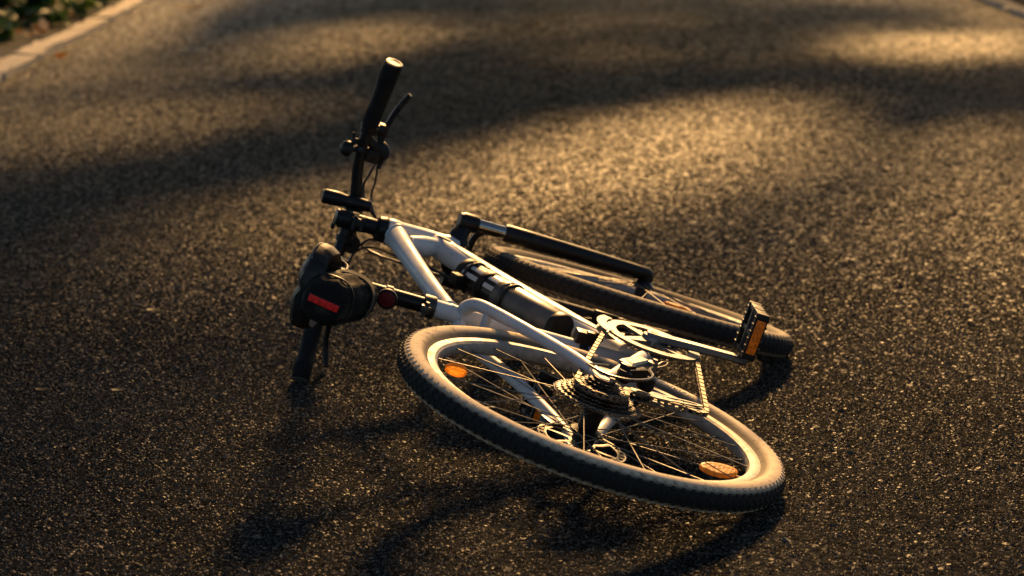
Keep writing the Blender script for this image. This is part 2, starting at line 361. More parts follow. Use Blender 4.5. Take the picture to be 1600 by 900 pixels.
def circ2(r, n=40, ph=0): return [(r*math.cos(2*math.pi*k/n+ph), r*math.sin(2*math.pi*k/n+ph)) for k in range(n)]
def teeth(r, nt, d=.0045):
    o = []
    for k in range(nt):
        for f, q in ((-.36, -d), (-.12, 0), (.12, 0), (.36, -d)): a = 2*math.pi*(k+f)/nt; o.append(((r+q)*math.cos(a), (r+q)*math.sin(a)))
    return o

# --- frame
fr = MB()
fr.lathe([(.0255, -.005), (.0275, .0), (.0275, .018), (.0255, .03), (.0265, .075), (.0255, .12), (.0275, .133), (.0275, .148), (.026, .152)], HT0, U, 32)
tt = smooth_path([(.825, 0, .515), (.77, 0, .496), (.66, 0, .452), (.54, 0, .402), (.44, 0, .358), (.372, 0, .326), (.335, 0, .312)], 6)
fr.tube(tt, list(np.interp(np.linspace(0, 1, len(tt)), [0, .15, .5, .85, 1], [.025, .023, .019, .0165, .017])), 20, flat=(1.0, .88), ref=Y)
dt = smooth_path([(.868, 0, .445), (.832, 0, .405), (.768, 0, .337), (.69, 0, .247), (.60, 0, .132), (.52, 0, .03), (.455, 0, -.05)], 6)
fr.tube(dt, list(np.interp(np.linspace(0, 1, len(dt)), [0, .2, .6, .85, 1], [.026, .0265, .0265, .027, .026])), 24, flat=(.95, 1.08), ref=Y)
fr.tube([st(0), st(.2), st(.4), st(.43)], [.018, .0168, .0168, .0172], 24)
fr.tube([A(.78, 0, .478), A(.80, 0, .452), A(.83, 0, .432)], [.017, .022, .02], 14)      # gusset web under the top tube
fr.lathe([(.019, -.037), (.0215, -.034), (.0215, .034), (.019, .037)], BB, Y, 32)
for s in (-1, 1):
    stay = smooth_path([(.343, s*.006, .292), (.334, s*.022, .287), (.319, s*.036, .268), (.285, s*.041, .226), (.21, s*.047, .148), (.12, s*.056, .075), (.05, s*.062, .028), (.012, s*.0645, .006)], 6)
    fr.tube(stay, list(np.interp(np.linspace(0, 1, len(stay)), [0, .12, .3, .8, 1], [.0135, .0135, .0125, .0105, .0095])), 16)
    cs = smooth_path([(.44, s*.022, -.052), (.40, s*.033, -.05), (.34, s*.043, -.046), (.2, s*.055, -.03), (.05, s*.064, -.01), (.012, s*.0655, -.003)], 5)
    fr.tube(cs, [.012, .0125, .012, .0105, .0095], 14)
    fr.prism([(.03, .03), (.055, .02), (.05, -.012), (.012, -.018), (-.012, -.014), (-.016, .006), (0, .02)], (0, s*.0665, 0), X, Z, .0055)
fr.tube([(.298, -.036, .243), (.298, .036, .243)], .0085, 12)
fr.tube([(.378, -.036, -.048), (.378, .036, -.048)], .009, 12)
def weld(c, d, r, f=(1, 1)):
    a, b, d = frame_of(np.array(d, float), Y); n = 44
    fr.tube([np.array(c, float)+r*(f[0]*math.cos(t)*a+f[1]*math.sin(t)*b)+d*.0006*math.sin(t*26) for t in np.linspace(0, 2*math.pi, n)], [.0026, .002]*(n//2), 6, caps=False)
weld(st(.366), SV, .0172); weld((.352, 0, .3185), tt[-1]-tt[-8], .0175, (1, .9)); weld((.807, 0, .509), tt[0]-tt[5], .0245, (1, .9)); weld(st(.03), SV, .0182); weld((.482, 0, -.016), dt[-1]-dt[-6], .0268, (.96, 1.06))
frame = part(fr, 'frame', 'white', sharp=50)
g = MB(); g.prism([(.012, -.006), (.014, -.026), (.004, -.036), (-.008, -.03), (-.012, -.008)], (0, -.071, 0), X, Z, .005)
sub(g, 'derailleur_hanger', 'silver', frame)
# dark flashes on the down tube, bolts, a port, cable stop
def dt_at(t):
    i = t*(len(dt)-1); k = int(min(i, len(dt)-2)); q = dt[k]*(1-i+k)+dt[k+1]*(i-k); d = unit(dt[k+1]-dt[k]); return q, d
def dt_patch(t0, t1, a0, a1, name, m, lift=.0009, skew=0):
    mb = MB(); n, q = 14, 6; v = []; f = []
    for i in range(n):
        c, d = dt_at(t0+(t1-t0)*i/(n-1)); a, b, d = frame_of(d, Y); r = float(np.interp(t0+(t1-t0)*i/(n-1), [0, .2, .6, .85, 1], [.026, .0265, .0265, .027, .026]))+lift
        w = 1-abs(skew)*(i/(n-1) if skew > 0 else 1-i/(n-1))
        for k in range(q):
            th = a0+(a1-a0)*w*k/(q-1); v.append(c+r*(.95*math.cos(th)*a+1.08*math.sin(th)*b))
    for i in range(n-1):
        for k in range(q-1): f.append((i*q+k, i*q+k+1, (i+1)*q+k+1, (i+1)*q+k))
    mb.add(v, f); return sub(mb, name, m, frame)
# Y is the patch reference: angle pi points to the bike's right side (up in the picture)
FL = [(.20, .42, 3.38, 3.80, -.8), (.66, .86, 3.30, 3.75, .8)]
for t0, t1, a0, a1, sk in FL: dt_patch(t0, t1, a0, a1, 'decal_flash', 'black', skew=sk)
for t in (.72,):
    c, d = dt_at(t); a, b, d = frame_of(d, Y); g = MB(); p0 = c-b*0-a*.0
    g.lathe([(.008, 0), (.0085, .004), (.006, .006)], c+(-.55*a*.024+b*.9*.0), A(0, -1, 0), 16)
g = MB(); g.lathe([(.021, -.011), (.0215, -.009), (.0215, .009), (.021, .011)], st(.428), SV, 28); g.box(st(.428)+A(-.025, 0, 0), (.008, .007, .009)); g.tube([st(.428)+A(-.027, -.014, 0), st(.428)+A(-.027, .014, 0)], .0035, 10)
sub(g, 'seat_clamp', 'darksteel', frame)
g = MB(); g.lathe([(.0265, .153), (.0275, .156), (.025, .17), (.0165, .176)], HT0, U, 28); sub(g, 'headset_cup', 'black', frame)
g = MB(); g.lathe([(.0225, -.014), (.028, -.007), (.0275, -.004)], HT0, U, 28); sub(g, 'headset_cup', 'black', frame)
g = MB(); g.box((.647, .004, .345), (.012, .012, .018), (.63, 0, .77), Y, .4); g.box((.662, .004, .33), (.02, .006, .008), (.63, 0, .77), Y, .4); sub(g, 'bottle_mount', 'plastic', frame)

# --- fork
fo = MB(); LX = .03
for s in (-1, 1):
    fo.lathe([(.0125, -.004), (.0175, -.001), (.019, .006), (.019, .03), (.0165, .036), (.0165, .04)], fk(LX*.55, s*.062, .397), U, 24)
    fo.tube(smooth_path([fk(.0, s*.008, .428), fk(.004, s*.026, .432), fk(LX*.5, s*.044, .424), fk(LX*.55, s*.058, .416)], 4), [.024, .021, .018, .0165], 16, flat=(1, .85))
fork = part(fo, 'fork', 'black')
for s in (-1, 1):
    g = MB(); g.tube([fk(LX*.55, s*.062, .402), fk(LX*.62, s*.062, .30)], .0142, 20); sub(g, 'stanchion', 'chrome', fork)
    g = MB(); pth = [fk(LX*.62+.001, s*.062, .335), fk(LX*.62+.001, s*.062, .329), fk(LX*.66, s*.062, .27), fk(LX*.8, s*.061, .14), fk(LX*1.1, s*.06, .03), fk(.042, s*.06, .0), fk(.0425, s*.06, -.012)]
    g.tube(pth, [.0172, .0195, .0188, .0178, .0155, .0145, .010], 20)
    g.box(fk(.042, s*.054, -.001), (.012, .008, .014), NV, YV, .4)
    sub(g, 'lower_leg', 'black', fork)
g = MB(); g.tube(smooth_path([fk(.036, -.06, .30), fk(.045, -.06, .335), fk(.056, -.052, .368), fk(.058, -.03, .385), fk(.058, 0, .389), fk(.058, .03, .385), fk(.056, .052, .368), fk(.045, .06, .335), fk(.036, .06, .30)], 5), [.013, .0105, .0095, .0095, .0095, .0095, .0105, .013], 14, flat=(1.25, .8), ref=NV)
sub(g, 'fork_arch', 'black', fork)

# --- wheels
def rot_y(a): return Matrix.Rotation(a, 4, 'Y')
spoke_mb = MB(); spoke_mb.tube([(0, 0, 0), (0, 0, .5), (0, 0, .95), (0, 0, 1)], [.0011, .001, .001, .0017], 6); SPOKE = spoke_mb.mesh('spoke', 'steel')
def tyre_mesh():
    t = MB(); R, r0 = .3205, .0235; prof = []
    for k in range(21):
        a = -2.28+4.56*k/20; prof.append((R+r0*math.cos(a)*(1 if abs(a) < 1.3 else 1.0), 1.05*r0*math.sin(a)))
    prof += [(.2955, .0115), (.2955, -.0115)]
    t.lathe(prof, (0, 0, 0), Y, 144, closed=True, ref=Z)
    n = 112
    for k in range(n):
        for row, (b, da, w, l, hh) in enumerate(((0.16, 0, .0038, .0066, .002), (-.16, .5, .0038, .0066, .002), (.56, .25, .0036, .006, .002), (-.56, .75, .0036, .006, .002), (.98, .5, .0032, .0068, .0022), (-.98, 0, .0032, .0068, .0022))):
            a = 2*math.pi*(k+da)/n; er = A(math.cos(a), 0, math.sin(a)); et = A(-math.sin(a), 0, math.cos(a))
            nn = er*math.cos(b)+Y*math.sin(b); tt_ = np.cross(et, nn); c = er*R+nn*(r0+hh*.3)
            hl = l*(.5 if abs(b) < 1 or k % 2 else .36)
            v = [c+et*hl*p*q+tt_*w*q2*q+nn*z for z, q in ((-hh*.5, 1.08), (hh*.7, .88)) for p, q2 in ((-1, -1), (1, -1), (1, 1), (-1, 1))]
            t.add(v, [(4, 5, 6, 7), (0, 1, 5, 4), (1, 2, 6, 5), (2, 3, 7, 6), (3, 0, 4, 7)])
    return t.mesh('tyre', 'tyre', sharp=45)
TYRE = tyre_mesh(); TYRE2 = TYRE.copy(); TYRE2.materials.clear(); TYRE2.materials.append(M['tyre_dark'])
rm = MB(); rm.lathe([(.2985, -.0128), (.2985, -.0105), (.290, -.0105), (.289, 0), (.290, .0105), (.2985, .0105), (.2985, .0128), (.2965, .0134), (.2845, .0128), (.2795, .0095), (.2770, .004), (.2770, -.004), (.2795, -.0095), (.2845, -.0128), (.2965, -.0134)], (0, 0, 0), Y, 120, closed=True)
RIM = rm.mesh('rim', 'rim', sharp=30)
def rotor_mesh():
    m = MB(); n = 72
    m.prism(circ2(.080, n), (0, 0, 0), X, Z, .0018, circ2(.0768, n)); m.prism(circ2(.0672, n), (0, 0, 0), X, Z, .0018, circ2(.064, n))
    for k in range(48):
        a = 2*math.pi*k/48; d = A(math.cos(a), 0, math.sin(a)); e = A(-math.sin(a), 0, math.cos(a)); sh = .0035*(1 if k % 2 else -1)
        v = []
        for z in (-.0008, .0008): v += [d*.066-e*(.0016)+Y*z, d*.066+e*.0016+Y*z, d*.0778+e*(.0016+sh)+Y*z, d*.0778-e*(.0016-sh)+Y*z]
        m.add(v, [(0, 1, 2, 3), (7, 6, 5, 4), (0, 4, 5, 1), (2, 6, 7, 3), (1, 5, 6, 2), (3, 7, 4, 0)])
    for k in range(6):
        a = 2*math.pi*k/6; d = A(math.cos(a), 0, math.sin(a)); e = A(-math.sin(a), 0, math.cos(a))
        m.tube(smooth_path([d*.02, d*.042+e*.008, d*.066+e*.022], 3), .0042, 4, flat=(.2, 1), ref=Y)
    m.prism(circ2(.024, n), (0, 0, 0), X, Z, .0018, circ2(.016, n))
    return m.mesh('disc_rotor', 'rotor', sharp=30)
ROTOR = rotor_mesh()
rf = MB()
rf.loft([[A(.019*math.cos(t)*k, y, .033*math.sin(t)*k*(1-.12*math.cos(t))) for t in np.linspace(0, 2*math.pi, 28, endpoint=False)] for y, k in ((-.005, .82), (-.0042, .95), (-.002, 1), (.002, 1))], caps=False); rf.add([A(.019*math.cos(t)*.82, -.005, .033*math.sin(t)*.82*(1-.12*math.cos(t))) for t in np.linspace(0, 2*math.pi, 28, endpoint=False)], [tuple(range(28))])
REFL = rf.mesh('wheel_reflector', 'orange')
def wheel(mx, label, rear, spin, refl):
    w_ = link('wheel', RIM, bike, BL @ mx @ rot_y(spin)); w_['label'] = label
    link('tyre', TYRE if rear else TYRE2, w_)
    h = MB()
    if rear: h.lathe([(.006, -.068), (.006, -.03), (.028, -.026), (.0285, -.021), (.019, -.018), (.0175, .024), (.0285, .030), (.0285, .035), (.020, .038), (.020, .05), (.011, .052), (.011, .064), (.007, .066), (.007, .078)], (0, 0, 0), Y, 28); fl = (-.023, .032, .026)
    else: h.lathe([(.007, -.06), (.007, -.05), (.014, -.047), (.0235, -.036), (.0235, -.031), (.014, -.026), (.013, .018), (.0265, .022), (.0265, .028), (.019, .031), (.019, .042), (.01, .045), (.007, .06)], (0, 0, 0), Y, 28); fl = (-.0335, .025, .022)
    sub(h, 'hub', 'black', w_)
    for k in range(32):
        side = k % 2; a = 2*math.pi*k/32+.05; lead = 1 if (k//2) % 2 else -1
        hubA = a+lead*1.05; p = Vector((fl[2]*math.cos(hubA), fl[side]+.002*lead, fl[2]*math.sin(hubA))); q = Vector((.279*math.cos(a), (-.003, .003)[side], .279*math.sin(a)))
        d = q-p; o = link('spoke', SPOKE, w_); o.matrix_local = Matrix.Translation(p) @ d.to_track_quat('Z', 'Y').to_matrix().to_4x4() @ Matrix.Diagonal((1, 1, d.length, 1))
    g = MB(); va = 2.45; dv = A(math.cos(va), 0, math.sin(va)); g.tube([dv*.279, dv*.262, dv*.246, dv*.2455, dv*.236], [.0032, .0032, .0032, .0044, .004], 10); sub(g, 'valve', 'plastic', w_)
    o = link('disc_rotor', ROTOR, w_); o.matrix_local = Matrix.Translation((0, .054 if rear else .044, 0))
    for a, rr, tilt, turn in refl:
        o = link('wheel_reflector', REFL, w_); o.matrix_local = rot_y(-a-spin) @ Matrix.Translation((rr, 0, 0)) @ Matrix.Rotation(math.radians(tilt), 4, 'X') @ rot_y(math.radians(turn))
    return w_
WR = wheel(Matrix.Identity(4), 'dusty rear wheel with pale muddy tyre sidewall', True, 0, ((math.radians(98.3), .243, 30, 0), (math.radians(255), .238, 14, 60)))
tc_ = bpy.data.curves.new('tyre_lettering', 'FONT'); tc_.body = 'COSMOS'; tc_.size = 1; to_ = bpy.data.objects.new('tyre_lettering', tc_); COL.objects.link(to_)
tm = bpy.data.meshes.new_from_object(to_.evaluated_get(bpy.context.evaluated_depsgraph_get())); bpy.data.objects.remove(to_)
wd_ = max(v.co.x for v in tm.vertices)
for v in tm.vertices:
    a = math.radians(-13.5-17*v.co.x/wd_); r = .3085+.0125*v.co.y; cb = (r-.3205)/.0235
    v.co = (r*math.cos(a), -1.05*.0235*math.sqrt(max(0, 1-cb*cb))-.0008, r*math.sin(a))
tm.materials.clear(); tm.materials.append(M['stripe']); link('tyre_lettering', tm, WR)
fa = fk(.042, 0, 0)
FM = Matrix([[NV[0], YV[0], U[0], fa[0]], [NV[1], YV[1], U[1], fa[1]], [NV[2], YV[2], U[2], fa[2]], [0, 0, 0, 1]])
WF = wheel(FM, 'front wheel behind the frame', False, 0, ((math.radians(140), .243, 0, 0), (math.radians(320), .243, 0, 0)))

# --- cassette, spoke guard, cranks, chain
RAD = [.074, .066, .058, .051, .0445, .038, .032, .027]; CY = [-.0300-.0046*k for k in range(8)]
cs_ = MB(); cs_.lathe([(.0175, -.062), (.0175, -.028)], (0, 0, 0), Y, 24); cs_.lathe([(.02, -.068), (.02, -.0645), (.012, -.0645)], (0, 0, 0), Y, 24)
cassette = part(cs_, 'cassette', 'darksteel')
for k, (r, y) in enumerate(zip(RAD, CY)):
    ntk = int(round(2*math.pi*r/.0127)); g = MB(); tp = teeth(r+.002, ntk); g.prism(tp, (0, y, 0), X, Z, .002, circ2(max(.017, r-.024) if k < 3 else .0165, len(tp)))
    if k < 3:
        for j in range(5):
            a = 2*math.pi*j/5+k; d = A(math.cos(a), 0, math.sin(a)); g.tube([d*.016+Y*y, d*(r-.02)+Y*y], .005, 4, flat=(.2, 1), ref=Y)
    sub(g, 'sprocket', 'steel' if k == 0 else 'darksteel', cassette, sharp=25)  # smaller sprockets get darker steel: their shadow put into the colour
m, nt, p = nodes('clear_guard'); p.inputs['Base Color'].default_value = (.75, .7, .6, 1); p.inputs['Roughness'].default_value = .2; p.inputs['Transmission Weight'].default_value = .85; p.inputs['IOR'].default_value = 1.3; M['clear'] = m
g = MB(); g.lathe([(.05, -.0255), (.0735, -.0255), (.0785, -.0268), (.0795, -.0285), (.078, -.0275), (.073, -.0268), (.05, -.0268)], (0, 0, 0), Y, 64, closed=True); sub(g, 'spoke_guard', 'clear', cassette)

CA = -1.4627; CD = A(math.cos(CA), 0, math.sin(CA)); CE = A(-math.sin(CA), 0, math.cos(CA))
ck = MB(); ck.lathe([(.011, -.066), (.011, .066)], BB, Y, 20)
for k in range(4):
    a = CA+math.pi/4+k*math.pi/2; d = A(math.cos(a), 0, math.sin(a)); e = A(-math.sin(a), 0, math.cos(a))
    c = BB-Y*.055; v = []
    for z in (-.003, .003): v += [c+d*.012-e*.014+Y*z, c+d*.012+e*.014+Y*z, c+d*.074+e*.006+Y*z, c+d*.074-e*.006+Y*z]
    ck.add(v, [(0, 1, 2, 3), (7, 6, 5, 4), (0, 4, 5, 1), (2, 6, 7, 3), (1, 5, 6, 2), (3, 7, 4, 0)])
ck.lathe([(.02, -.066), (.022, -.06), (.022, -.05)], BB, Y, 24)
crankset = part(ck, 'crankset', 'silver')
for r, y, m_, n_, wd in ((.0905, -.0535, 'silver', 44, .0165), (.066, -.0455, 'darksteel', 32, .012), (.046, -.0375, 'darksteel', 22, .01)):
    g = MB(); tp = teeth(r+.001, n_); g.prism(tp, BB+Y*y, X, Z, .0024, circ2(r-wd, len(tp)))
    if r > .08: g.prism(circ2(r+.004, 88), BB+Y*(y-.0035), X, Z, .002, circ2(r-wd-.001, 88))
    sub(g, 'chainring', m_, crankset, sharp=25)
def crank(s, d, name='crank_arm'):
    g = MB(); rings = []
    for t, w_, th, y in ((-.014, .012, .007, .064), (0, .017, .008, .064), (.02, .0155, .0075, .065), (.08, .0125, .0068, .070), (.15, .0115, .0065, .0745), (.168, .0125, .0065, .075), (.181, .008, .006, .075)):
        c = BB+d*t+Y*s*y; e = np.cross(Y, d); rr = []
        for q in ((1, .55), (.8, 1), (-.8, 1), (-1, .55), (-1, -.55), (-.8, -1), (.8, -1), (1, -.55)): rr.append(c+e*w_*q[0]+Y*th*q[1])
        rings.append(rr)
    g.loft(rings); return sub(g, name, 'silver' if s < 0 else 'black', crankset, sharp=28)
crank(-1, CD); crank(1, -CD)
g = MB(); g.lathe([(.0085, -.0725), (.0095, -.071), (.0095, -.06)], BB, Y, 18); sub(g, 'crank_bolt', 'darksteel', crankset)
def pedal(s, d, rot, ln):
    e = np.cross(Y, d); wx = unit(d*math.sin(rot)+e*math.cos(rot)); th = np.cross(wx, Y); c = BB+d*.17+Y*s*(.088+ln/2)
    g = MB(); g.tube([BB+d*.17+Y*s*.066, BB+d*.17+Y*s*(.088+ln*.9)], .0065, 12)
    g.lathe([(.012, 0), (.0125, .004), (.0125, ln-.006), (.009, ln)], BB+d*.17+Y*s*.088, Y*s, 16)
    for q in (-1, 1): g.box(c+wx*q*.041, (.0055, ln/2, .0125), wx, Y, .3)
    for q in (-1, 0, 1): g.box(c+Y*q*(ln/2-.006), (.041, .005, .0105), wx, Y, .3)
    for q in (-1, 1):
        for j in range(6): g.box(c+wx*q*.041+Y*(j-2.5)*ln*.155, (.0062, .0022, .0138), wx, Y, .2)
    p_ = part(g, 'pedal', 'plastic')
    for q in (-1, 1):
        h = MB(); h.box(c+wx*q*.0478, (.0022, ln*.36, .0085), wx, Y, .3); sub(h, 'pedal_reflector', 'deeporange', p_)
    return p_
pedal(-1, CD, .10, .092); pedal(1, -CD, .25, .076)

# chain path (x, z, y): over the outer ring, a middle sprocket and the two jockey wheels
RS = .0455; YS = -.049; YR = -.051
PU, PL = A(.052, 0, -.062), A(.103, 0, -.160)
path = []
def arc(c, r, a0, a1, n, y0, y1):
    for k in range(n+1):
        t = k/n; a = a0+(a1-a0)*t; path.append(A(c[0]+r*math.cos(a), y0+(y1-y0)*t, c[2]+r*math.sin(a)))
arc(BB, .0895, math.radians(-92), math.radians(97), 30, YR, YR)
arc(A(0, 0, 0), RS, math.radians(97), math.radians(285), 20, YS, YS)
arc(PU, .024, math.radians(120), math.radians(-10), 8, YS+.004, YS+.004)
arc(PL, .024, math.radians(165), math.radians(272), 10, YS+.004, YS+.004)
path.append(path[0].copy())
seg = np.array(path); dl = np.r_[0, np.cumsum(np.linalg.norm(np.diff(seg, axis=0), axis=1))]
nl = int(dl[-1]/.0127); S = np.linspace(0, dl[-1], nl+1); PT = np.stack([np.interp(S, dl, seg[:, i]) for i in range(3)], 1)
ch = MB()
for k in range(nl):
    a, b = PT[k], PT[k+1]; d = unit(b-a); c = (a+b)/2; up = np.cross(d, Y); off = .0036 if k % 2 else .0024
    for s in (-1, 1): ch.box(c+Y*s*off, (.0085, .0007, .0041), d, Y, 0)
    ch.tube([a-Y*.004, a+Y*.004], .0036, 8)
part(ch, 'chain', 'chain', sharp=30)

# --- rear derailleur
rd = MB()
rd.lathe([(.011, 0), (.013, .003), (.013, .018), (.010, .021)], (.002, -.071, -.028), (0, -1, 0), 20)
rd.box((.028, -.084, -.043), (.03, .012, .011), (.8, .0, -.5), Y, .4)
rd.lathe([(.013, 0), (.0155, .004), (.0155, .022), (.012, .026)], PU+A(.004, -.058, -.006), (0, -1, 0), 22)
rd.box((.018, -.092, -.03), (.012, .008, .010), (.8, 0, -.5), Y, .4)
der = part(rd, 'rear_derailleur', 'black')
g = MB(); g.loft([[A(x, y, z) for x, z in q] for y, q in ((-.094, [(.022, -.012), (.098, -.044), (.09, -.066), (.01, -.038)]), (-.1, [(.026, -.012), (.1, -.044), (.092, -.064), (.012, -.036)]), (-.103, [(.034, -.018), (.092, -.044), (.086, -.059), (.02, -.035)]))])
sub(g, 'outer_link', 'silver', der, sharp=20)
g = MB(); g.box((.088, -.09, -.066), (.009, .012, .009), (.8, 0, -.5), Y, .3); g.tube([(.094, -.106, -.07), (.094, -.07, -.07)], .0045, 12); sub(g, 'cable_clamp', 'steel', der)
def cage(y, m_):
    g = MB(); d = unit(PL-PU); e = A(-d[2], 0, d[0]); L_ = np.linalg.norm(PL-PU); o = []; i_ = []
    n = 40
    for k in range(n):
        t = 2*math.pi*k/n; c_, s2 = math.cos(t), math.sin(t)
        al = L_/2+c_*(L_/2+.016); wd = (.0125 if c_ > 0 else .016)*s2; o.append((al, wd))
        i_.append((L_/2+.03+c_*(L_/2-.024), .006*s2))
    g.prism(o, PU+Y*y, d, e, .002, i_); sub(g, 'cage_plate', m_, der, sharp=25)
cage(-.0525, 'silver'); cage(-.0385, 'silver')
for P_ in (PU, PL):
    g = MB(); tp = teeth(.0225, 11, .004); g.prism(tp, P_+Y*(-.0455), X, Z, .007, circ2(.005, len(tp))); sub(g, 'jockey_wheel', 'plastic', der, sharp=25)
g = MB()
LP = [(.05, -.07, .012), (-.02, -.082, .03), (-.052, -.094, .026), (-.03, -.1, .03), (.0, -.104, .02), (.03, -.106, -.002), (.012, -.108, -.034), (-.028, -.108, -.066), (-.061, -.104, -.08), (-.1, -.1, -.073), (-.135, -.095, -.052), (-.13, -.09, -.02), (-.09, -.085, .01), (-.03, -.08, .018)]
g.tube(smooth_path([(.10, -.066, .004), (.03, -.075, .03), (-.03, -.088, .036), (-.075, -.096, .024), (-.105, -.1, -.004), (-.105, -.104, -.038), (-.07, -.106, -.066), (-.02, -.104, -.074), (.03, -.1, -.066), (.075, -.095, -.07)], 8), .0024, 8)
sub(g, 'cable_loop', 'cable', der)
g = MB(); g.tube(smooth_path([(.09, -.09, -.07), (.115, -.095, -.088), (.15, -.095, -.092), (.16, -.09, -.083), (.13, -.088, -.076), (.098, -.085, -.066)], 6), .0013, 6); sub(g, 'cable_tail', 'steel', der)

# --- front derailleur
fd = MB(); c0 = st(.125)
fd.lathe([(.0185, -.009), (.0215, -.008), (.0215, .008), (.0185, .009)], c0, SV, 24)
fd.box(c0+A(.0, -.026, .0), (.02, .012, .016), SV, Y, .3); fd.box(c0+A(-.006, -.036, -.016), (.016, .006, .009), SV, Y, .3)
fdo = part(fd, 'front_derailleur', 'black')
for y, r0, r1, a0, a1 in ((-.0605, .0935, .112, 66, 128), (-.0465, .088, .108, 60, 132)):
    g = MB(); o = [(r1*math.cos(math.radians(a)), r1*math.sin(math.radians(a))) for a in np.linspace(a0, a1, 12)]+[(r0*math.cos(math.radians(a)), r0*math.sin(math.radians(a))) for a in np.linspace(a1, a0, 12)]
    g.prism(o, BB+Y*y, X, Z, .0018); sub(g, 'guide_plate', 'silver', fdo, sharp=25)
g = MB(); g.box(BB+A(-.07, -.0535, .083), (.012, .0075, .002), X, Y, .2); sub(g, 'guide_bridge', 'silver', fdo)

# --- brakes
g = MB(); g.box((.062, .062, .062), (.022, .013, .013), (.8, 0, .6), Y, .35); g.box((.05, .068, .04), (.03, .006, .008), (.3, 0, .95), Y, .3); part(g, 'brake_caliper', 'black')
g = MB(); g.box(fk(-.012, .052, .078), (.012, .013, .026), NV, YV, .35); part(g, 'brake_caliper', 'black')

# --- seatpost, saddle
sp = MB(); sp.tube([st(.38), st(.6)], .0147, 24); sp.box(st(.607), (.022, .02, .012), X, Y, .4); sp.lathe([(.009, -.024), (.009, .024)], st(.603), Y, 14)
seatpost = part(sp, 'seatpost', 'black')
g = MB(); rc = st(.507)+A(-.028, 0, -.004)
g.lathe([(.017, 0), (.019, .002), (.019, .010), (.017, .012)], rc+A(.004, 0, 0), A(-1, 0, -.12), 32); g.lathe([(.0165, -.007), (.018, -.006), (.018, .006), (.0165, .007)], st(.507), SV, 24); g.box(st(.507)+A(-.018, 0, 0), (.010, .007, .008))
rb = part(g, 'rear_reflector', 'plastic')
g = MB(); g.lathe([(.0145, 0), (.0145, .002), (.011, .003)], rc+A(-.0078, 0, -.0015), A(-1, 0, -.12), 32); sub(g, 'lens', 'darkred', rb)
SX, SZ = .268, .572
def sad_w(t): return float(np.interp(t, [0, .04, .15, .3, .45, .6, .8, .95, 1], [.045, .062, .079, .074, .050, .034, .026, .019, .008]))
def sad_z(t): return float(np.interp(t, [0, .08, .3, .55, .85, 1], [-.006, .004, .002, -.006, -.001, -.014]))
rings = []
for t in np.linspace(0, 1, 26):
    x = SX-.145+.285*t; w_ = sad_w(t); z = SZ+sad_z(t); rr = []; sk = float(np.interp(t, [0, .2, .6, 1], [.03, .036, .034, .02]))
    for q in np.linspace(-1, 1, 17): rr.append(A(x, q*w_, z-.016*abs(q)**2.2*(w_/.079)-.007*math.exp(-(q/.22)**2)*(1-t*.7)))
    for q in (1.02, 1.0, .9): rr.append(A(x, q*w_, z-.016*(w_/.079)-sk*(1.15-q)/.25 if q < 1.02 else z-.016*(w_/.079)-.008))
    for q in np.linspace(.75, -.75, 7): rr.append(A(x, q*w_, z-.022-sk*.55*abs(q)))
    for q in (.9, 1.0, 1.02): rr.append(A(x, -q*w_, z-.016*(w_/.079)-sk*(1.15-q)/.25 if q < 1.02 else z-.016*(w_/.079)-.008))
    rings.append(rr)
g = MB(); g.loft(rings); saddle = part(g, 'saddle', 'saddle', sharp=60)
for s in (-1, 1):
    g = MB(); g.tube(smooth_path([(SX-.12, s*.03, SZ-.03), (SX-.07, s*.025, SZ-.052), (SX, s*.022, SZ-.058), (SX+.06, s*.02, SZ-.05), (SX+.12, s*.012, SZ-.022)], 5), .0036, 10); sub(g, 'saddle_rail', 'darksteel', saddle)
# stitched seam round the saddle edge
for s in (-1, 1):
    g = MB(); g.tube(smooth_path([A(SX-.145+.285*t, s*sad_w(t)*1.0, SZ+sad_z(t)-.0165*(sad_w(t)/.079)) for t in np.linspace(.03, .97, 16)], 3), .0012, 6); sub(g, 'piping', 'grey', saddle)

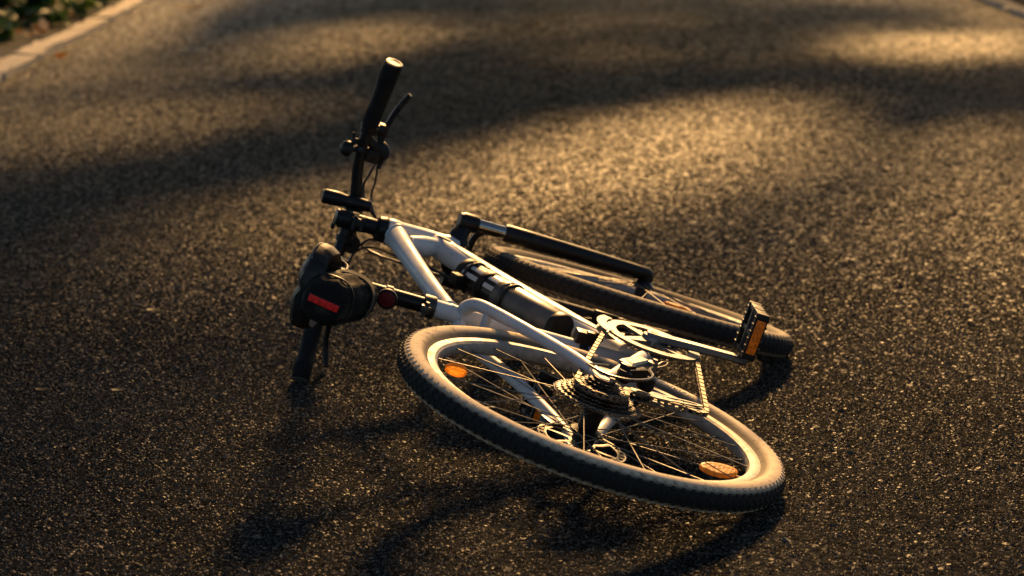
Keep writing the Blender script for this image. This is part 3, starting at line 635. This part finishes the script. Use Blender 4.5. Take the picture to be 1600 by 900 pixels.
# --- handlebar and everything on it
bar = smooth_path([hb(-.03, -.333, .0885), hb(.0, -.265, .0895), hb(.03, -.2, .0905), hb(.048, -.15, .089), hb(.062, -.105, .083), hb(.074, -.06, .07), hb(.08, -.03, .0635), hb(.08, .03, .0635), hb(.074, .06, .068), hb(.062, .105, .075), hb(.048, .15, .08), hb(.03, .2, .085), hb(.0, .265, .089), hb(-.03, .338, .091)], 4)
g = MB(); g.tube(bar, list(np.interp(np.linspace(0, 1, len(bar)), [0, .35, .46, .54, .65, 1], [.0111, .0118, .0155, .0155, .0118, .0111])), 18); handlebar = part(g, 'handlebar', 'black')
def grip(s):
    e, i_ = (hb(-.03, -.335, .0885), hb(.03, -.2, .0905)) if s < 0 else (hb(-.03, .342, .091), hb(.03, .207, .085))
    d = unit(e-i_); L_ = np.linalg.norm(e-i_); bk = unit(-NV+.35*U); bk = unit(bk-d*np.dot(bk, d)); c3 = np.cross(d, bk)
    rings = []
    for t, r, wing in ((0, .0165, 0), (.01, .0182, 0), (.09, .0178, 0), (.12, .0172, 0), (.5, .0178, .002), (.72, .0186, .006), (.82, .0190, .012), (.93, .0188, .010), (.985, .0190, .006), (1, .0185, .004)):
        rings.append([i_+d*L_*t+(r+wing*max(0, math.cos(a))**2)*(math.cos(a)*bk+math.sin(a)*c3) for a in np.linspace(0, 2*math.pi, 22, endpoint=False)])
    g = MB(); g.loft(rings)
    for t in np.linspace(.16, .66, 16): g.lathe([(.0172, -.0014), (.0181, -.0008), (.0181, .0008), (.0172, .0014)], i_+d*L_*t, d, 18)
    p_ = part(g, 'grip', 'rubber'); h = MB(); h.lathe([(.0178, 0), (.0178, .0012), (.0165, .0016), (.0125, .0016), (.012, .0006)], e-d*.0004, d, 28); sub(h, 'end_plug', 'grey', p_)
    h = MB(); h.lathe([(.0165, -.004), (.018, -.003), (.018, .006), (.0165, .007)], i_, -d, 22); sub(h, 'lock_ring', 'black', p_); return p_
grip(-1); grip(1)
# stem, spacers, face plate
g = MB(); g.lathe([(.0165, .172), (.0172, .175), (.0172, .212), (.0165, .215)], HT0, U, 24); g.lathe([(.0185, .216), (.0195, .219), (.0195, .252), (.017, .256)], HT0, U, 24)
g.tube([hb(.0, 0, .062), hb(.04, 0, .063), hb(.068, 0, .0635)], [.0175, .0165, .0185], 18, flat=(1, 1.1)); g.lathe([(.019, -.024), (.0205, -.021), (.0205, .021), (.019, .024)], hb(.08, 0, .0635), YV, 22)
g.box(hb(-.021, 0, .066), (.007, .01, .014), NV, YV, .3)
for q in (-.012, .012): g.lathe([(.0045, 0), (.0045, .03)], hb(-.026, -.014, .066+q*.7), YV, 12)
stem = part(g, 'stem', 'black')
g = MB(); g.lathe([(.0175, 0), (.0175, .004), (.012, .0055)], HT0+U*.2565, U, 22); sub(g, 'top_cap', 'black', stem)
for s in (-1, 1):
    for q in (-1, 1): g = MB(); g.lathe([(.0042, 0), (.0045, .004)], hb(.101, s*.015, .0635+q*.015), NV, 12); sub(g, 'stem_bolt', 'steel', stem)
# brake levers with shifter pods
def lever(s):
    if s < 0: pv, mid, tip, cl, sh = hb(.055, -.196, .056), hb(.066, -.23, .042), hb(.06, -.283, .0205), hb(.034, -.19, .089), hb(.058, -.152, .048)
    else: pv, mid, tip, cl, sh = hb(.055, .205, .056), hb(.066, .255, .045), hb(.055, .312, .031), hb(.034, .195, .084), hb(.058, .16, .05)
    d = unit(hb(.03, -.2, 0)-hb(.06, -.105, 0)); d = d if s < 0 else unit(hb(.03, .2, 0)-hb(.06, .105, 0))
    g = MB(); g.lathe([(.0135, -.009), (.0175, -.007), (.0175, .007), (.0135, .009)], cl, d, 22)
    g.tube(smooth_path([cl+(pv-cl)*.3, cl+(pv-cl)*.75, pv+(mid-pv)*.15], 4), [.0105, .011, .009], 14); g.box(pv, (.013, .011, .009), d, U, .35)
    g.tube([pv+YV*s*(-.012), pv-YV*s*.034-U*.004], [.0085, .0065], 12)
    p_ = part(g, 'brake_lever', 'black')
    h = MB(); q = smooth_path([pv, pv+(mid-pv)*.5-U*.002, mid, mid+(tip-mid)*.5+NV*.006, tip], 5); h.tube(q, [.0085, .0088, .0078, .0084, .0092, .0065], 12, flat=(1.15, .75), ref=NV); sub(h, 'lever_blade', 'black', p_)
    h = MB(); c = sh; h.lathe([(.0135, -.008), (.0215, -.0045), (.0225, .0), (.0215, .0055), (.0125, .009)], c+U*.002, unit(NV*.75+U*-.35+YV*.1*s), 26); h.tube(smooth_path([cl-d*.016, (cl-d*.02+c)/2, c], 3), [.009, .011, .012], 12)
    h.box(c+U*.014-YV*s*.012, (.015, .016, .014), d, U, .45)
    h.tube([c-YV*s*(-.014)-U*.008, c+YV*(-s)*.036-U*.006], [.009, .0045], 12); sub(h, 'shifter_pod', 'plastic', p_)
    h = MB(); h.lathe([(.0228, -.0016), (.0234, 0), (.0228, .0016)], c+U*.002+unit(NV*.75-U*.35)*.004, unit(NV*.75+U*-.35+YV*.1*s), 26); sub(h, 'pod_ring', 'grey', p_)
    h = MB(); h.box(c-U*.012+NV*.012, (.016, .005, .004), d, NV, .4); sub(h, 'thumb_paddle', 'plastic', p_); return p_
lever(-1); lever(1)
# bell with its striker
g = MB(); bc = hb(.046, -.139, .119)
g.lathe([(.0165, -.004), (.017, 0), (.0155, .006), (.0115, .0105), (.005, .0128), (.001, .0132)], bc, unit(-NV*.45+U*.85), 26); g.tube([hb(.05, -.145, .089), bc-U*.004], .0062, 12); g.lathe([(.0118, -.006), (.0158, -.005), (.0158, .005), (.0118, .006)], hb(.05, -.145, .0885), YV, 20)
bell = part(g, 'bell', 'black')
g = MB(); g.tube(smooth_path([bc-YV*.012-U*.006, bc-YV*.024-U*.008, bc-YV*.036-U*.003], 3), [.0042, .0038, .0036], 10); g.box(bc-YV*.02-U*.012, (.006, .006, .005), U, YV, .4); sub(g, 'striker', 'plastic', bell)
# torch clamped by the stem and a round lamp under it
g = MB(); l0, l1 = hb(.052, -.036, .036), hb(.062, -.031, .138); d = unit(l1-l0); LL = np.linalg.norm(l1-l0)
g.lathe([(.011, 0), (.0125, .002), (.0125, .012), (.0135, .016), (.0135, LL*.55), (.0148, LL*.6), (.0158, LL*.7), (.0158, LL-.006), (.0145, LL-.001), (.0125, LL)], l0, d, 26); g.lathe([(.0118, -.008), (.0168, -.007), (.0168, .007), (.0118, .008)], hb(.078, -.04, .065), YV, 20); torch = part(g, 'torch', 'black')
g = MB(); g.lathe([(.0118, 0), (.0118, .0012)], l1-d*.0006, d, 24); sub(g, 'torch_lens', 'grey', torch)
g = MB(); dc = hb(.09, .052, .046); dd_ = unit(-NV+U*-.05)
g.lathe([(.012, -.028), (.0175, -.022), (.0195, -.006), (.0195, .002), (.018, .0045)], dc, dd_, 28); g.tube([hb(.078, .045, .066), dc], .007, 12); g.lathe([(.0148, -.007), (.018, -.006), (.018, .006), (.0148, .007)], hb(.078, .045, .0655), YV, 20)
lamp = part(g, 'front_lamp', 'plastic'); g = MB(); g.lathe([(.0192, 0), (.0202, .0015), (.0192, .003)], dc+dd_*.0, dd_, 28); sub(g, 'lamp_rim', 'darksteel', lamp)
g = MB(); g.box(hb(.07, .008, .094), (.008, .013, .006), NV, YV, .4); g.tube([hb(.076, .01, .078), hb(.07, .01, .094)], .006, 10); g.lathe([(.006, 0), (.008, .003), (.006, .008)], hb(.07, .024, .094), U, 14); part(g, 'computer_mount', 'plastic')

# --- cables
def cable(pts, r=.0024): g = MB(); g.tube(smooth_path(pts, 7), r, 8); return part(g, 'cable', 'cable')
cable([hb(.06, -.118, .044), hb(.075, -.09, .037), hb(.085, -.055, .034), hb(.075, -.02, .018), hb(.05, .0, -.02), A(.86, -.018, .45), A(.80, -.03, .40)])
cable([hb(.06, -.165, .044), hb(.08, -.11, .05), hb(.105, -.07, .052), hb(.1, -.03, .03), hb(.06, .01, -.03), hb(.055, .02, -.09), fk(.05, .05, .33)], .0026)
cable([hb(.06, .17, .046), hb(.085, .12, .045), hb(.1, .085, .038), hb(.1, .056, .02), hb(.07, .045, -.005), hb(.03, .046, -.03), A(.76, .03, .40), A(.70, .034, .30)])
cable([hb(.06, .125, .046), hb(.08, .10, .042), hb(.09, .06, .032), hb(.075, .03, .01), hb(.04, .032, -.03), A(.79, .034, .42), A(.74, .036, .345)], .0026)
cable([hb(.09, .02, .05), hb(.11, .05, .02), hb(.09, .06, -.02), hb(.06, .06, -.06), fk(.04, .066, .36), fk(.02, .072, .2), fk(-.01, .062, .10)], .0026)
cable([A(.70, .036, .30), A(.6, .036, .17), A(.5, .036, .03), A(.42, .05, -.055), A(.2, .062, -.035), A(.09, .066, .04)], .0026)

# --- bottle held against the down tube
def bpt(t): c, d = dt_at(t); a, b, d = frame_of(d, Y); nrm = unit(A(-d[2], 0, d[0])); nrm = nrm if nrm[2] > 0 else -nrm; return c+nrm*.0575, d
b0, _ = bpt(.40); b1, _ = bpt(.745); bd = unit(b1-b0); bl = np.linalg.norm(b1-b0); br = .0305
bo = empty('water_bottle', tuple(BR @ ((b0+b1)/2)+BT)); tag(bo, 'dark cylindrical bottle with pale stripes strapped along the white down tube', 'bottle')
BO = Matrix.Translation(-bo.location) @ BW
g = MB(); g.lathe([(.018, -.004), (.027, 0), (br, .008), (br, bl-.006), (br-.002, bl)], b0, bd, 40, ref=Y); bod = g.build('bottle_body', 'bottle', bo, BO)
def band(z0, z1, r, m_, name='band', lumpy=0):
    g = MB(); g.lathe([(r-.001, z0), (r+lumpy, z0+.002), (r+lumpy, z1-.002), (r-.001, z1)], b0, bd, 40, ref=Y); return g.build(name, m_, bo, BO)
band(.001, .016, br+.003, 'plastic', 'rubber_band'); band(.066, .082, br+.003, 'plastic', 'rubber_band')
band(.112, bl-.012, br+.0015, 'frost', 'frosted_sleeve'); band(.124, .133, br+.0035, 'frost', 'sleeve_seam'); band(bl-.014, bl+.004, br+.002, 'plastic', 'end_cap')
fa_, fb_, _ = frame_of(bd, Y)
for z0, z1 in ((.018, .064), (.084, .116)):
    for th in (3.02, 3.62, 4.22):
        g = MB(); v = []; f = []
        for i in range(7):
            for k in range(4):
                a = th+.30*k/3; v.append(b0+bd*(z0+(z1-z0)*i/6)+(br+.0008)*(math.cos(a)*fa_+math.sin(a)*fb_))
        for i in range(6):
            for k in range(3): f.append((i*4+k, i*4+k+1, i*4+k+5, i*4+k+4))
        g.add(v, f); g.build('pale_stripe', 'stripe', bo, BO)
g = MB()
for t_ in (.1, .5): g.tube(smooth_path([b0+bd*bl*t_+(br+.003)*(math.cos(a)*fa_+math.sin(a)*fb_) for a in np.linspace(.3, 5.9, 14)], 2), .003, 8)
nr = unit(A(-bd[2], 0, bd[0])); nr = nr if nr[2] > 0 else -nr
g.tube([b0+bd*.01-nr*(br+.004), b0+bd*(bl*.6)-nr*(br+.004)], .004, 8)
part(g, 'bottle_cage', 'black')

# --- saddle bag
bg = empty('saddle_bag', tuple(BR @ A(.16, 0, .5)+BT)); tag(bg, 'black cloth bag with a red reflective strip hung under the saddle', 'bag')
BGm = Matrix.Translation(-bg.location) @ BW
def sup(t, e): return math.copysign(abs(math.cos(t))**e, math.cos(t)), math.copysign(abs(math.sin(t))**e, math.sin(t))
rings = []
for x, cz, hy, hz in ((.088, .512, .020, .020), (.092, .510, .034, .033), (.102, .508, .041, .040), (.13, .505, .044, .043), (.16, .498, .044, .046), (.19, .488, .042, .046), (.215, .474, .036, .040), (.228, .468, .028, .030), (.232, .466, .015, .017)):
    rr = []
    for k in range(36):
        c_, s2 = sup(2*math.pi*k/36, .82); n_ = .0022*math.sin(11*x*20+k*1.9)+.0016*math.sin(k*.9+x*140)
        rr.append(A(x, c_*(hy+n_), cz+s2*(hz+n_*.7)))
    rings.append(rr)
g = MB(); g.loft(rings); g.build('bag_body', 'cloth', bg, BGm, sharp=70)
def bag_hoop(x, cz, hy, hz, name, m_, wd, lift=.003, a0=0, a1=2*math.pi):
    g = MB(); v = []; f = []; n = 40
    for k in range(n+1):
        c_, s2 = sup(a0+(a1-a0)*k/n, .82)
        for q in (-1, 1): v.append(A(x+wd*q, c_*(hy+lift), cz+s2*(hz+lift)))
        for q in (1, -1): v.append(A(x+wd*q, c_*(hy+lift-.0025), cz+s2*(hz+lift-.0025)))
    for k in range(n):
        for j in range(4): f.append((k*4+j, k*4+(j+1) % 4, k*4+4+(j+1) % 4, k*4+4+j))
    g.add(v, f); return g.build(name, m_, bg, BGm)
bag_hoop(.196, .4855, .041, .045, 'strap', 'strap', .011)
bag_hoop(.120, .506, .043, .042, 'zip', 'plastic', .0022, .0028)
for z_, nm, m_, wz, wy, lf in ((.507, 'backing', 'plastic', .030, .0085, .0), (.507, 'reflective_strip', 'red', .028, .0062, .003)):
    g = MB(); g.box((.0895-lf, .0, z_), (.003, wy, wz), (1, 0, 0), (0, 1, .07), .3); g.build(nm, m_, bg, BGm)
g = MB(); g.box((.252, 0, .478), (.022, .012, .010), SV, Y, .3); g.lathe([(.0152, -.012), (.019, -.011), (.019, .011), (.0152, .012)], st(.56), SV, 20); g.build('post_strap', 'strap', bg, BGm)
# ENDBIKE

# ------------------------------------------------------------------ verge: weeds, stones, litter
def leafy(name, c0, c1, trans=.35):
    m, nt, p = nodes(name); L = nt.links; oi = N(nt, 'ShaderNodeTexCoord'); nz = N(nt, 'ShaderNodeTexNoise'); nz.inputs['Scale'].default_value = 3.2; nz.inputs['Detail'].default_value = 4; L.new(oi.outputs['Object'], nz.inputs['Vector'])
    ob = N(nt, 'ShaderNodeObjectInfo'); ad = N(nt, 'ShaderNodeMath', operation='ADD'); L.new(nz.outputs[0], ad.inputs[0])
    sb = N(nt, 'ShaderNodeMath', operation='MULTIPLY_ADD'); L.new(ob.outputs['Random'], sb.inputs[0]); sb.inputs[1].default_value = .5; sb.inputs[2].default_value = -.25; L.new(sb.outputs[0], ad.inputs[1])
    rp = N(nt, 'ShaderNodeMapRange'); rp.inputs[1].default_value = .3; rp.inputs[2].default_value = .7; L.new(ad.outputs[0], rp.inputs[0])
    mx = N(nt, 'ShaderNodeMix', data_type='RGBA'); L.new(rp.outputs[0], mx.inputs[0]); mx.inputs[6].default_value = (*c0, 1); mx.inputs[7].default_value = (*c1, 1)
    L.new(mx.outputs[2], p.inputs['Base Color']); p.inputs['Roughness'].default_value = .5
    tr = N(nt, 'ShaderNodeBsdfTranslucent'); L.new(mx.outputs[2], tr.inputs[0]); ms = N(nt, 'ShaderNodeMixShader'); ms.inputs[0].default_value = trans
    L.new(p.outputs[0], ms.inputs[1]); L.new(tr.outputs[0], ms.inputs[2]); L.new(ms.outputs[0], nt.nodes['Material Output'].inputs[0]); return m
M['leaf'] = leafy('tree_leaf', (.03, .065, .012), (.07, .10, .02))
M['weed'] = leafy('weed_leaf', (.03, .085, .015), (.10, .16, .03), .45)
M['dry'] = leafy('dry_leaf', (.3, .12, .03), (.5, .24, .07), .5)
M['dull'] = leafy('dull_leaf', (.05, .038, .024), (.09, .065, .04), .2)
M['pale'] = leafy('pale_dry_leaf', (.45, .36, .25), (.6, .5, .38), .2)
M['bark'] = mat('bark', (.07, .05, .035), .9, var=.5, scale=14, bump=1, bscale=30)

def leaf_mesh(name, m_, l, w_, curl, n=6, seed=0):
    r = random.Random(seed); v = []; f = []
    for i in range(n+1):
        t = i/n; ww = w_*math.sin(math.pi*min(1, t*.93+.06))**.8*(1-.25*t); z = curl*l*(t-.5)**2*2
        for q in (-1, 0, 1): v.append(((t-.5)*l, q*ww, z+abs(q)*ww*.35+r.gauss(0, .03*w_)))
    for i in range(n):
        for k in range(2): f.append((i*3+k, i*3+k+1, i*3+k+4, i*3+k+3))
    mb = MB(); mb.add(v, f); return mb.mesh(name, m_, sharp=80)
def put(name, me, x, y, z, rz, rx=0, ry=0, s=1, parent=None):
    o = link(name, me, parent); o.location = (x, y, z); o.rotation_euler = (rx, ry, rz); o.scale = (s, s, s); return o
# leaves and a twig lying on the road
LV = [leaf_mesh('fallen_leaf', 'dry', .09, .028, .35, seed=1), leaf_mesh('fallen_leaf', 'pale', .16, .016, .12, seed=2), leaf_mesh('fallen_leaf', 'dry', .19, .03, .15, seed=3), leaf_mesh('fallen_leaf', 'dull', .03, .009, .15, seed=4)]
for me, x, y, rz, rx, s, lb in ((0, -2.33, 11.76, .9, -.7, 1, 'small orange curled leaf beside the left kerb'), (1, -1.74, 12.35, .05, .25, 1, 'long pale dry leaf lying across the road beyond the handlebar'),
        (2, -2.23, 15.8, .1, .2, 1.1, 'long brown dry leaf far up the road by the left kerb'), (3, -.94, 4.41, .1, .15, 1, 'flat brown leaf at the left edge of the road foreground'), (3, -.785, 4.40, .3, .15, 1.1, 'flat tan leaf left of the bicycle, nearer it than its twin'),
        (3, -.84, 5.2, .5, .1, 1.2, 'thin dull leaf on the asphalt left of the saddle'), (0, 1.6, 14.2, .2, .3, .7, 'tiny dry leaf on the far right side of the road')):
    tag(put('fallen_leaf', LV[me], x, y, .012*s if me else .03, rz, rx, 0, s), lb, 'leaf', 'leaves fallen on the road')
# broken kerb block and a pale stone at the gap
def rock(name, x, y, z, sx, sy, sz, rz, m_, seed):
    bm = bmesh.new(); bmesh.ops.create_icosphere(bm, subdivisions=2, radius=1); r = random.Random(seed)
    for q in bm.verts:
        c = q.co; k = max(abs(c.x), abs(c.y), abs(c.z))**.55; q.co = Vector((c.x/k*sx, c.y/k*sy, c.z/k*sz))*(1+r.gauss(0, .06))
    me = bpy.data.meshes.new(name); bm.to_mesh(me); bm.free(); me.materials.append(M[m_]); me.shade_smooth(); me.set_sharp_from_angle(angle=.5)
    o = link(name, me); o.location = (x, y, z); o.rotation_euler = (0, 0, rz); return o
tag(rock('kerb_fragment', -2.66, 11.35, .035, .10, .08, .022, .2, 'kerb', 8), 'flat pale concrete lump behind the left kerb', 'stone')
tag(put('fallen_leaf', leaf_mesh('fallen_leaf', 'pale', .10, .035, .2, seed=9), -2.74, 13.25, .07, 1.2, 0, 1.2, 1), 'upright pale leaf standing in for a stone behind the left kerb', 'leaf', 'leaves fallen on the road')  # translucent leaf added in place of a pale stone, to glow when backlit
tag(rock('stone', -2.98, 12.9, .04, .09, .04, .03, .4, 'stone', 6), 'flat reddish stone in the soil beside the left kerb', 'stone')
# litter on the verges
def litter(xf, seed, n):
    r = np.random.default_rng(seed); mb = MB(); src = [v.co for v in LV[0].vertices]; fs = [tuple(p.vertices) for p in LV[0].polygons]
    for _ in range(n):
        y = r.uniform(9, 24); x = xf(y, r.uniform(.2, 3.5)); R_ = Matrix.Translation((x, y, .045)) @ Matrix.Rotation(r.uniform(0, 6.3), 4, 'Z') @ Matrix.Rotation(r.normal(0, .4), 4, 'X') @ Matrix.Scale(r.uniform(.5, 1.2), 4)
        mb.add([R_ @ q for q in src], fs)
    o = mb.build('leaf_litter', 'dry', smooth=False); tag(o, 'dead brown leaves scattered over the dark verge soil', 'leaf litter', kind='stuff')
litter(lambda y, d: kx_left(y)-d, 1, 520); litter(lambda y, d: kx_right(y)+d, 2, 420)
WL = [leaf_mesh('leaf', 'weed', .17, .042, -.5, seed=11), leaf_mesh('leaf', 'weed', .12, .035, -.4, seed=12), leaf_mesh('leaf', 'weed', .24, .03, -.6, seed=13)]
def weed(x, y, h, n, lb, seed):
    r = random.Random(seed); e = empty('weed_plant', (x, y, .02)); tag(e, lb, 'plant', 'weeds on the verges')
    for k in range(3):
        g = MB(); a = r.uniform(0, 6.3); g.tube(smooth_path([(0, 0, 0), (.1*h*math.cos(a), .1*h*math.sin(a), h*.55), (.3*h*math.cos(a), .3*h*math.sin(a), h*.95)], 3), [.006, .002], 6); g.build('stem', 'weed', e)
    for k in range(n):
        a = r.uniform(0, 6.3); d = r.uniform(.04, .4*h+.06); z = r.uniform(.25, 1)*h
        o = link('leaf', r.choice(WL), e); o.location = (d*math.cos(a), d*math.sin(a), z); o.rotation_euler = (r.gauss(0, .4), r.uniform(-.2, .7), a); s = r.uniform(.7, 1.25); o.scale = (s, s, s)
WD = [(-3.18, 14.1, .22, 'low broad leaved weed nearest the camera on the left verge'), (-3.5, 14.9, .30, 'broad leaved weed at the front of the left verge clump'), (-3.75, 15.6, .36, 'tall weed at the outer left end of the verge clump'), (-3.3, 15.5, .30, 'sunlit weed in the middle of the left verge clump'), (-3.45, 16.3, .38, 'leafy weed behind the sunlit one on the left verge'), (-3.05, 16.5, .24, 'low weed close behind the left kerb'),
      (-3.2, 17.5, .42, 'weed at the back of the left verge by the kerb'), (-3.9, 16.7, .42, 'outer weed at the back of the left verge clump'), (-2.98, 14.3, .24, 'small bright weed beside the upright stand-in leaf'), (-3.3, 14.5, .32, 'bushy weed between the stand-in leaf and the verge clump'), (-3.12, 15.0, .34, 'bright weed leaning towards the left kerb'), (-2.95, 15.4, .26, 'short weed touching the back of the left kerb'), (-3.55, 14.2, .3, 'bushy weed at the very left of the verge'), (-2.84, 13.9, .10, 'tiny ground weed hugging the left kerb'), (-3.02, 13.5, .13, 'small ground weed in front of the verge clump'), (-2.8, 14.7, .12, 'short ground weed along the kerb by the clump'), (-2.88, 12.9, .09, 'nearest tiny weed in the litter behind the left kerb'), (-2.85, 15.9, .14, 'short kerbside weed at the far end of the clump'), (-3.7, 17.9, .45, 'farthest weed of the left verge clump'), (3.75, 16.4, .26, 'dark weed behind the ragged right kerb'), (4.0, 17.3, .34, 'taller weed farther up the right verge'), (3.72, 15.5, .2, 'small weed at the corner of the right kerb'), (3.6, 17.6, .25, 'weed at the far end of the right kerb')]
for i, (x, y, h, lb) in enumerate(WD): weed(x, y, h, 44 if h > .15 else 18, lb, 40+i)

# ------------------------------------------------------------------ unseen trees along the road: crowns thinned to let chosen sun patches through
LIT = [(-.5, 5.0, 1.2, .6, 25, .75), (-.6, 4.2, .8, .4, 20, .5), (1.7, 6.2, 1.6, .8, 20, .7), (1.05, 3.7, 1.3, .6, 0, 1), (-.1, 6.75, 1.3, .65, 32, 1), (.42, 3.85, 1.9, 1.05, 6, 1), (1.7, 4.8, 3.0, 1.4, 8, 1), (.40, 8.0, 2.4, .52, 24, 1), (1.8, 7.8, 1.5, .6, 24, .95), (-1.6, 9.1, 1.0, .36, 34, .85), (-1.0, 13.2, 2.0, .4, 11, .9), (-1.9, 10.9, .8, .25, 30, .8), (2.62, 12.95, .95, .6, 48, 1), (-2.55, 13.5, 3.6, .3, -2, 1), (-3.35, 15.7, .8, .6, 0, .95), (3.45, 15.6, 1.3, .3, 3, .9), (.9, 10.6, 1.2, .5, 20, .6)]
def lit(gx, gy):
    t = np.zeros(len(gx))
    for cx, cy, a, b, an, k in LIT:
        an = math.radians(an); dx, dy = gx-cx, gy-cy; al = dx*math.sin(an)+dy*math.cos(an); ac = dx*math.cos(an)-dy*math.sin(an)
        q = (al/a)**2+(ac/b)**2; t = np.maximum(t, k*np.clip(1.5-q*1.0, 0, 1)**.7)
    return np.maximum(t, np.interp(gy, [6, 9.5, 11.5], [.04, .45, .66])*np.interp(gx, [-1.2, .2], [.12, 1]))
BASE_LIT = .12
ct, st_ = math.cos(EL), math.sin(EL)
def tree(x, y, h, crown, lean, lb, seed, n):
    r = np.random.default_rng(seed); rp = random.Random(seed)
    root = empty('roadside_tree', (x, y, 0)); tag(root, lb, 'tree', 'trees along the road')
    cx, cy, cz, rx, ry, rz = crown; c = A(cx-x, cy-y, cz); g = MB(); fork_ = A(c[0]*.18, c[1]*.1, h*.42)
    g.tube(smooth_path([(0, 0, -.2), (.02, 0, .25), (c[0]*.05, 0, h*.2), fork_, c*A(.5, .5, .9), c*A(.7, .7, 1.05)], 5), [.24, .17, .14, .10, .045, .02], 14)
    for k in range(11):
        a = 2*math.pi*k/11+rp.uniform(-.3, .3); e = c+A(rx*.72*math.cos(a), ry*.72*math.sin(a), rz*rp.uniform(-.4, .5)); b = fork_+(c-fork_)*rp.uniform(0, .7)
        mid = b+(e-b)*.5+A(0, 0, .4); g.tube(smooth_path([b, mid, e], 5), [.035, .02, .007], 8)
        for j in range(3):
            q = b+(e-b)*rp.uniform(.45, .9); e2 = q+A(*[rp.uniform(-1.3, 1.3) for _ in range(2)], rp.uniform(-.3, .8)); g.tube([q, (q+e2)/2+A(0, 0, .1), e2], [.012, .008, .004], 6)
    g.build('trunk', 'bark', root)
    m = int(n*1.0); cl = max(40, m//22); dirs = r.normal(size=(cl, 3)); dirs /= np.linalg.norm(dirs, axis=1)[:, None]; rad = r.uniform(0, 1, cl)**(1/2.2)
    cen = dirs*rad[:, None]*A(rx, ry, rz); ids = r.integers(0, cl, m); P = cen[ids]+r.normal(0, 1, (m, 3))*A(.34, .34, .24); P = P+A(cx, cy, cz)
    t = P[:, 2]/st_; G = P-t[:, None]*SUN; inside = (G[:, 1] > 2.4) & (G[:, 1] < 19) & (np.abs(G[:, 0]) < 4.6)
    keep = (~inside) | (r.uniform(0, 1, m) > lit(G[:, 0], G[:, 1])); keep &= P[:, 2] > 2.2; P = P[keep]-A(x, y, 0); k = len(P)
    sz = r.uniform(.07, .13, k); d = r.normal(size=(k, 3)); d[:, 2] *= .5; d /= np.linalg.norm(d, axis=1)[:, None]; o = r.normal(size=(k, 3)); o -= (o*d).sum(1)[:, None]*d; o /= np.linalg.norm(o, axis=1)[:, None]
    V = np.stack([P-d*sz[:, None], P+o*sz[:, None]*.55, P+d*sz[:, None], P-o*sz[:, None]*.55], 1).reshape(-1, 3); F = np.arange(4*k).reshape(k, 4)
    me = bpy.data.meshes.new('crown'); me.from_pydata(V.tolist(), [], F.tolist()); me.materials.append(M['leaf']); link('crown', me, root)
TR = [(5.4, 8.6, 4.4, (2.2, 8.6, 3.5, 4.2, 2.7, 1.0), 'tree on the right verge nearest the bicycle'), (5.2, 12.6, 4.4, (2.0, 12.6, 3.5, 4.4, 2.7, 1.0), 'second tree along the right verge'), (5.4, 16.6, 4.5, (2.0, 16.6, 3.5, 4.4, 2.7, 1.0), 'third tree along the right verge'),
      (5.3, 20.6, 4.6, (2.0, 20.6, 3.6, 4.6, 2.7, 1.1), 'fourth tree along the right verge'), (5.5, 25.0, 5.0, (2.2, 25.0, 3.8, 4.6, 3.0, 1.2), 'farthest tree along the right verge'), (-5.2, 8.0, 7.0, (-4.4, 8.0, 5.6, 3.4, 4.0, 2.4), 'tree on the left verge nearest the bicycle'), (-5.4, 16.0, 8.0, (-4.4, 16.0, 6.0, 3.6, 4.4, 2.6), 'second tree along the left verge'), (-5.0, 25.0, 8.0, (-3.8, 25.0, 6.4, 4.0, 4.8, 2.6), 'third tree along the left verge'), (-1.5, 41.0, 8.0, (-1.0, 41.0, 6.4, 5.0, 4.0, 3.0), 'tree standing where the road ends in the distance')]
for i, (x, y, h, c, lb) in enumerate(TR): tree(x, y, h, c, 0, lb, 70+i, 22000 if i < 5 else 8000)
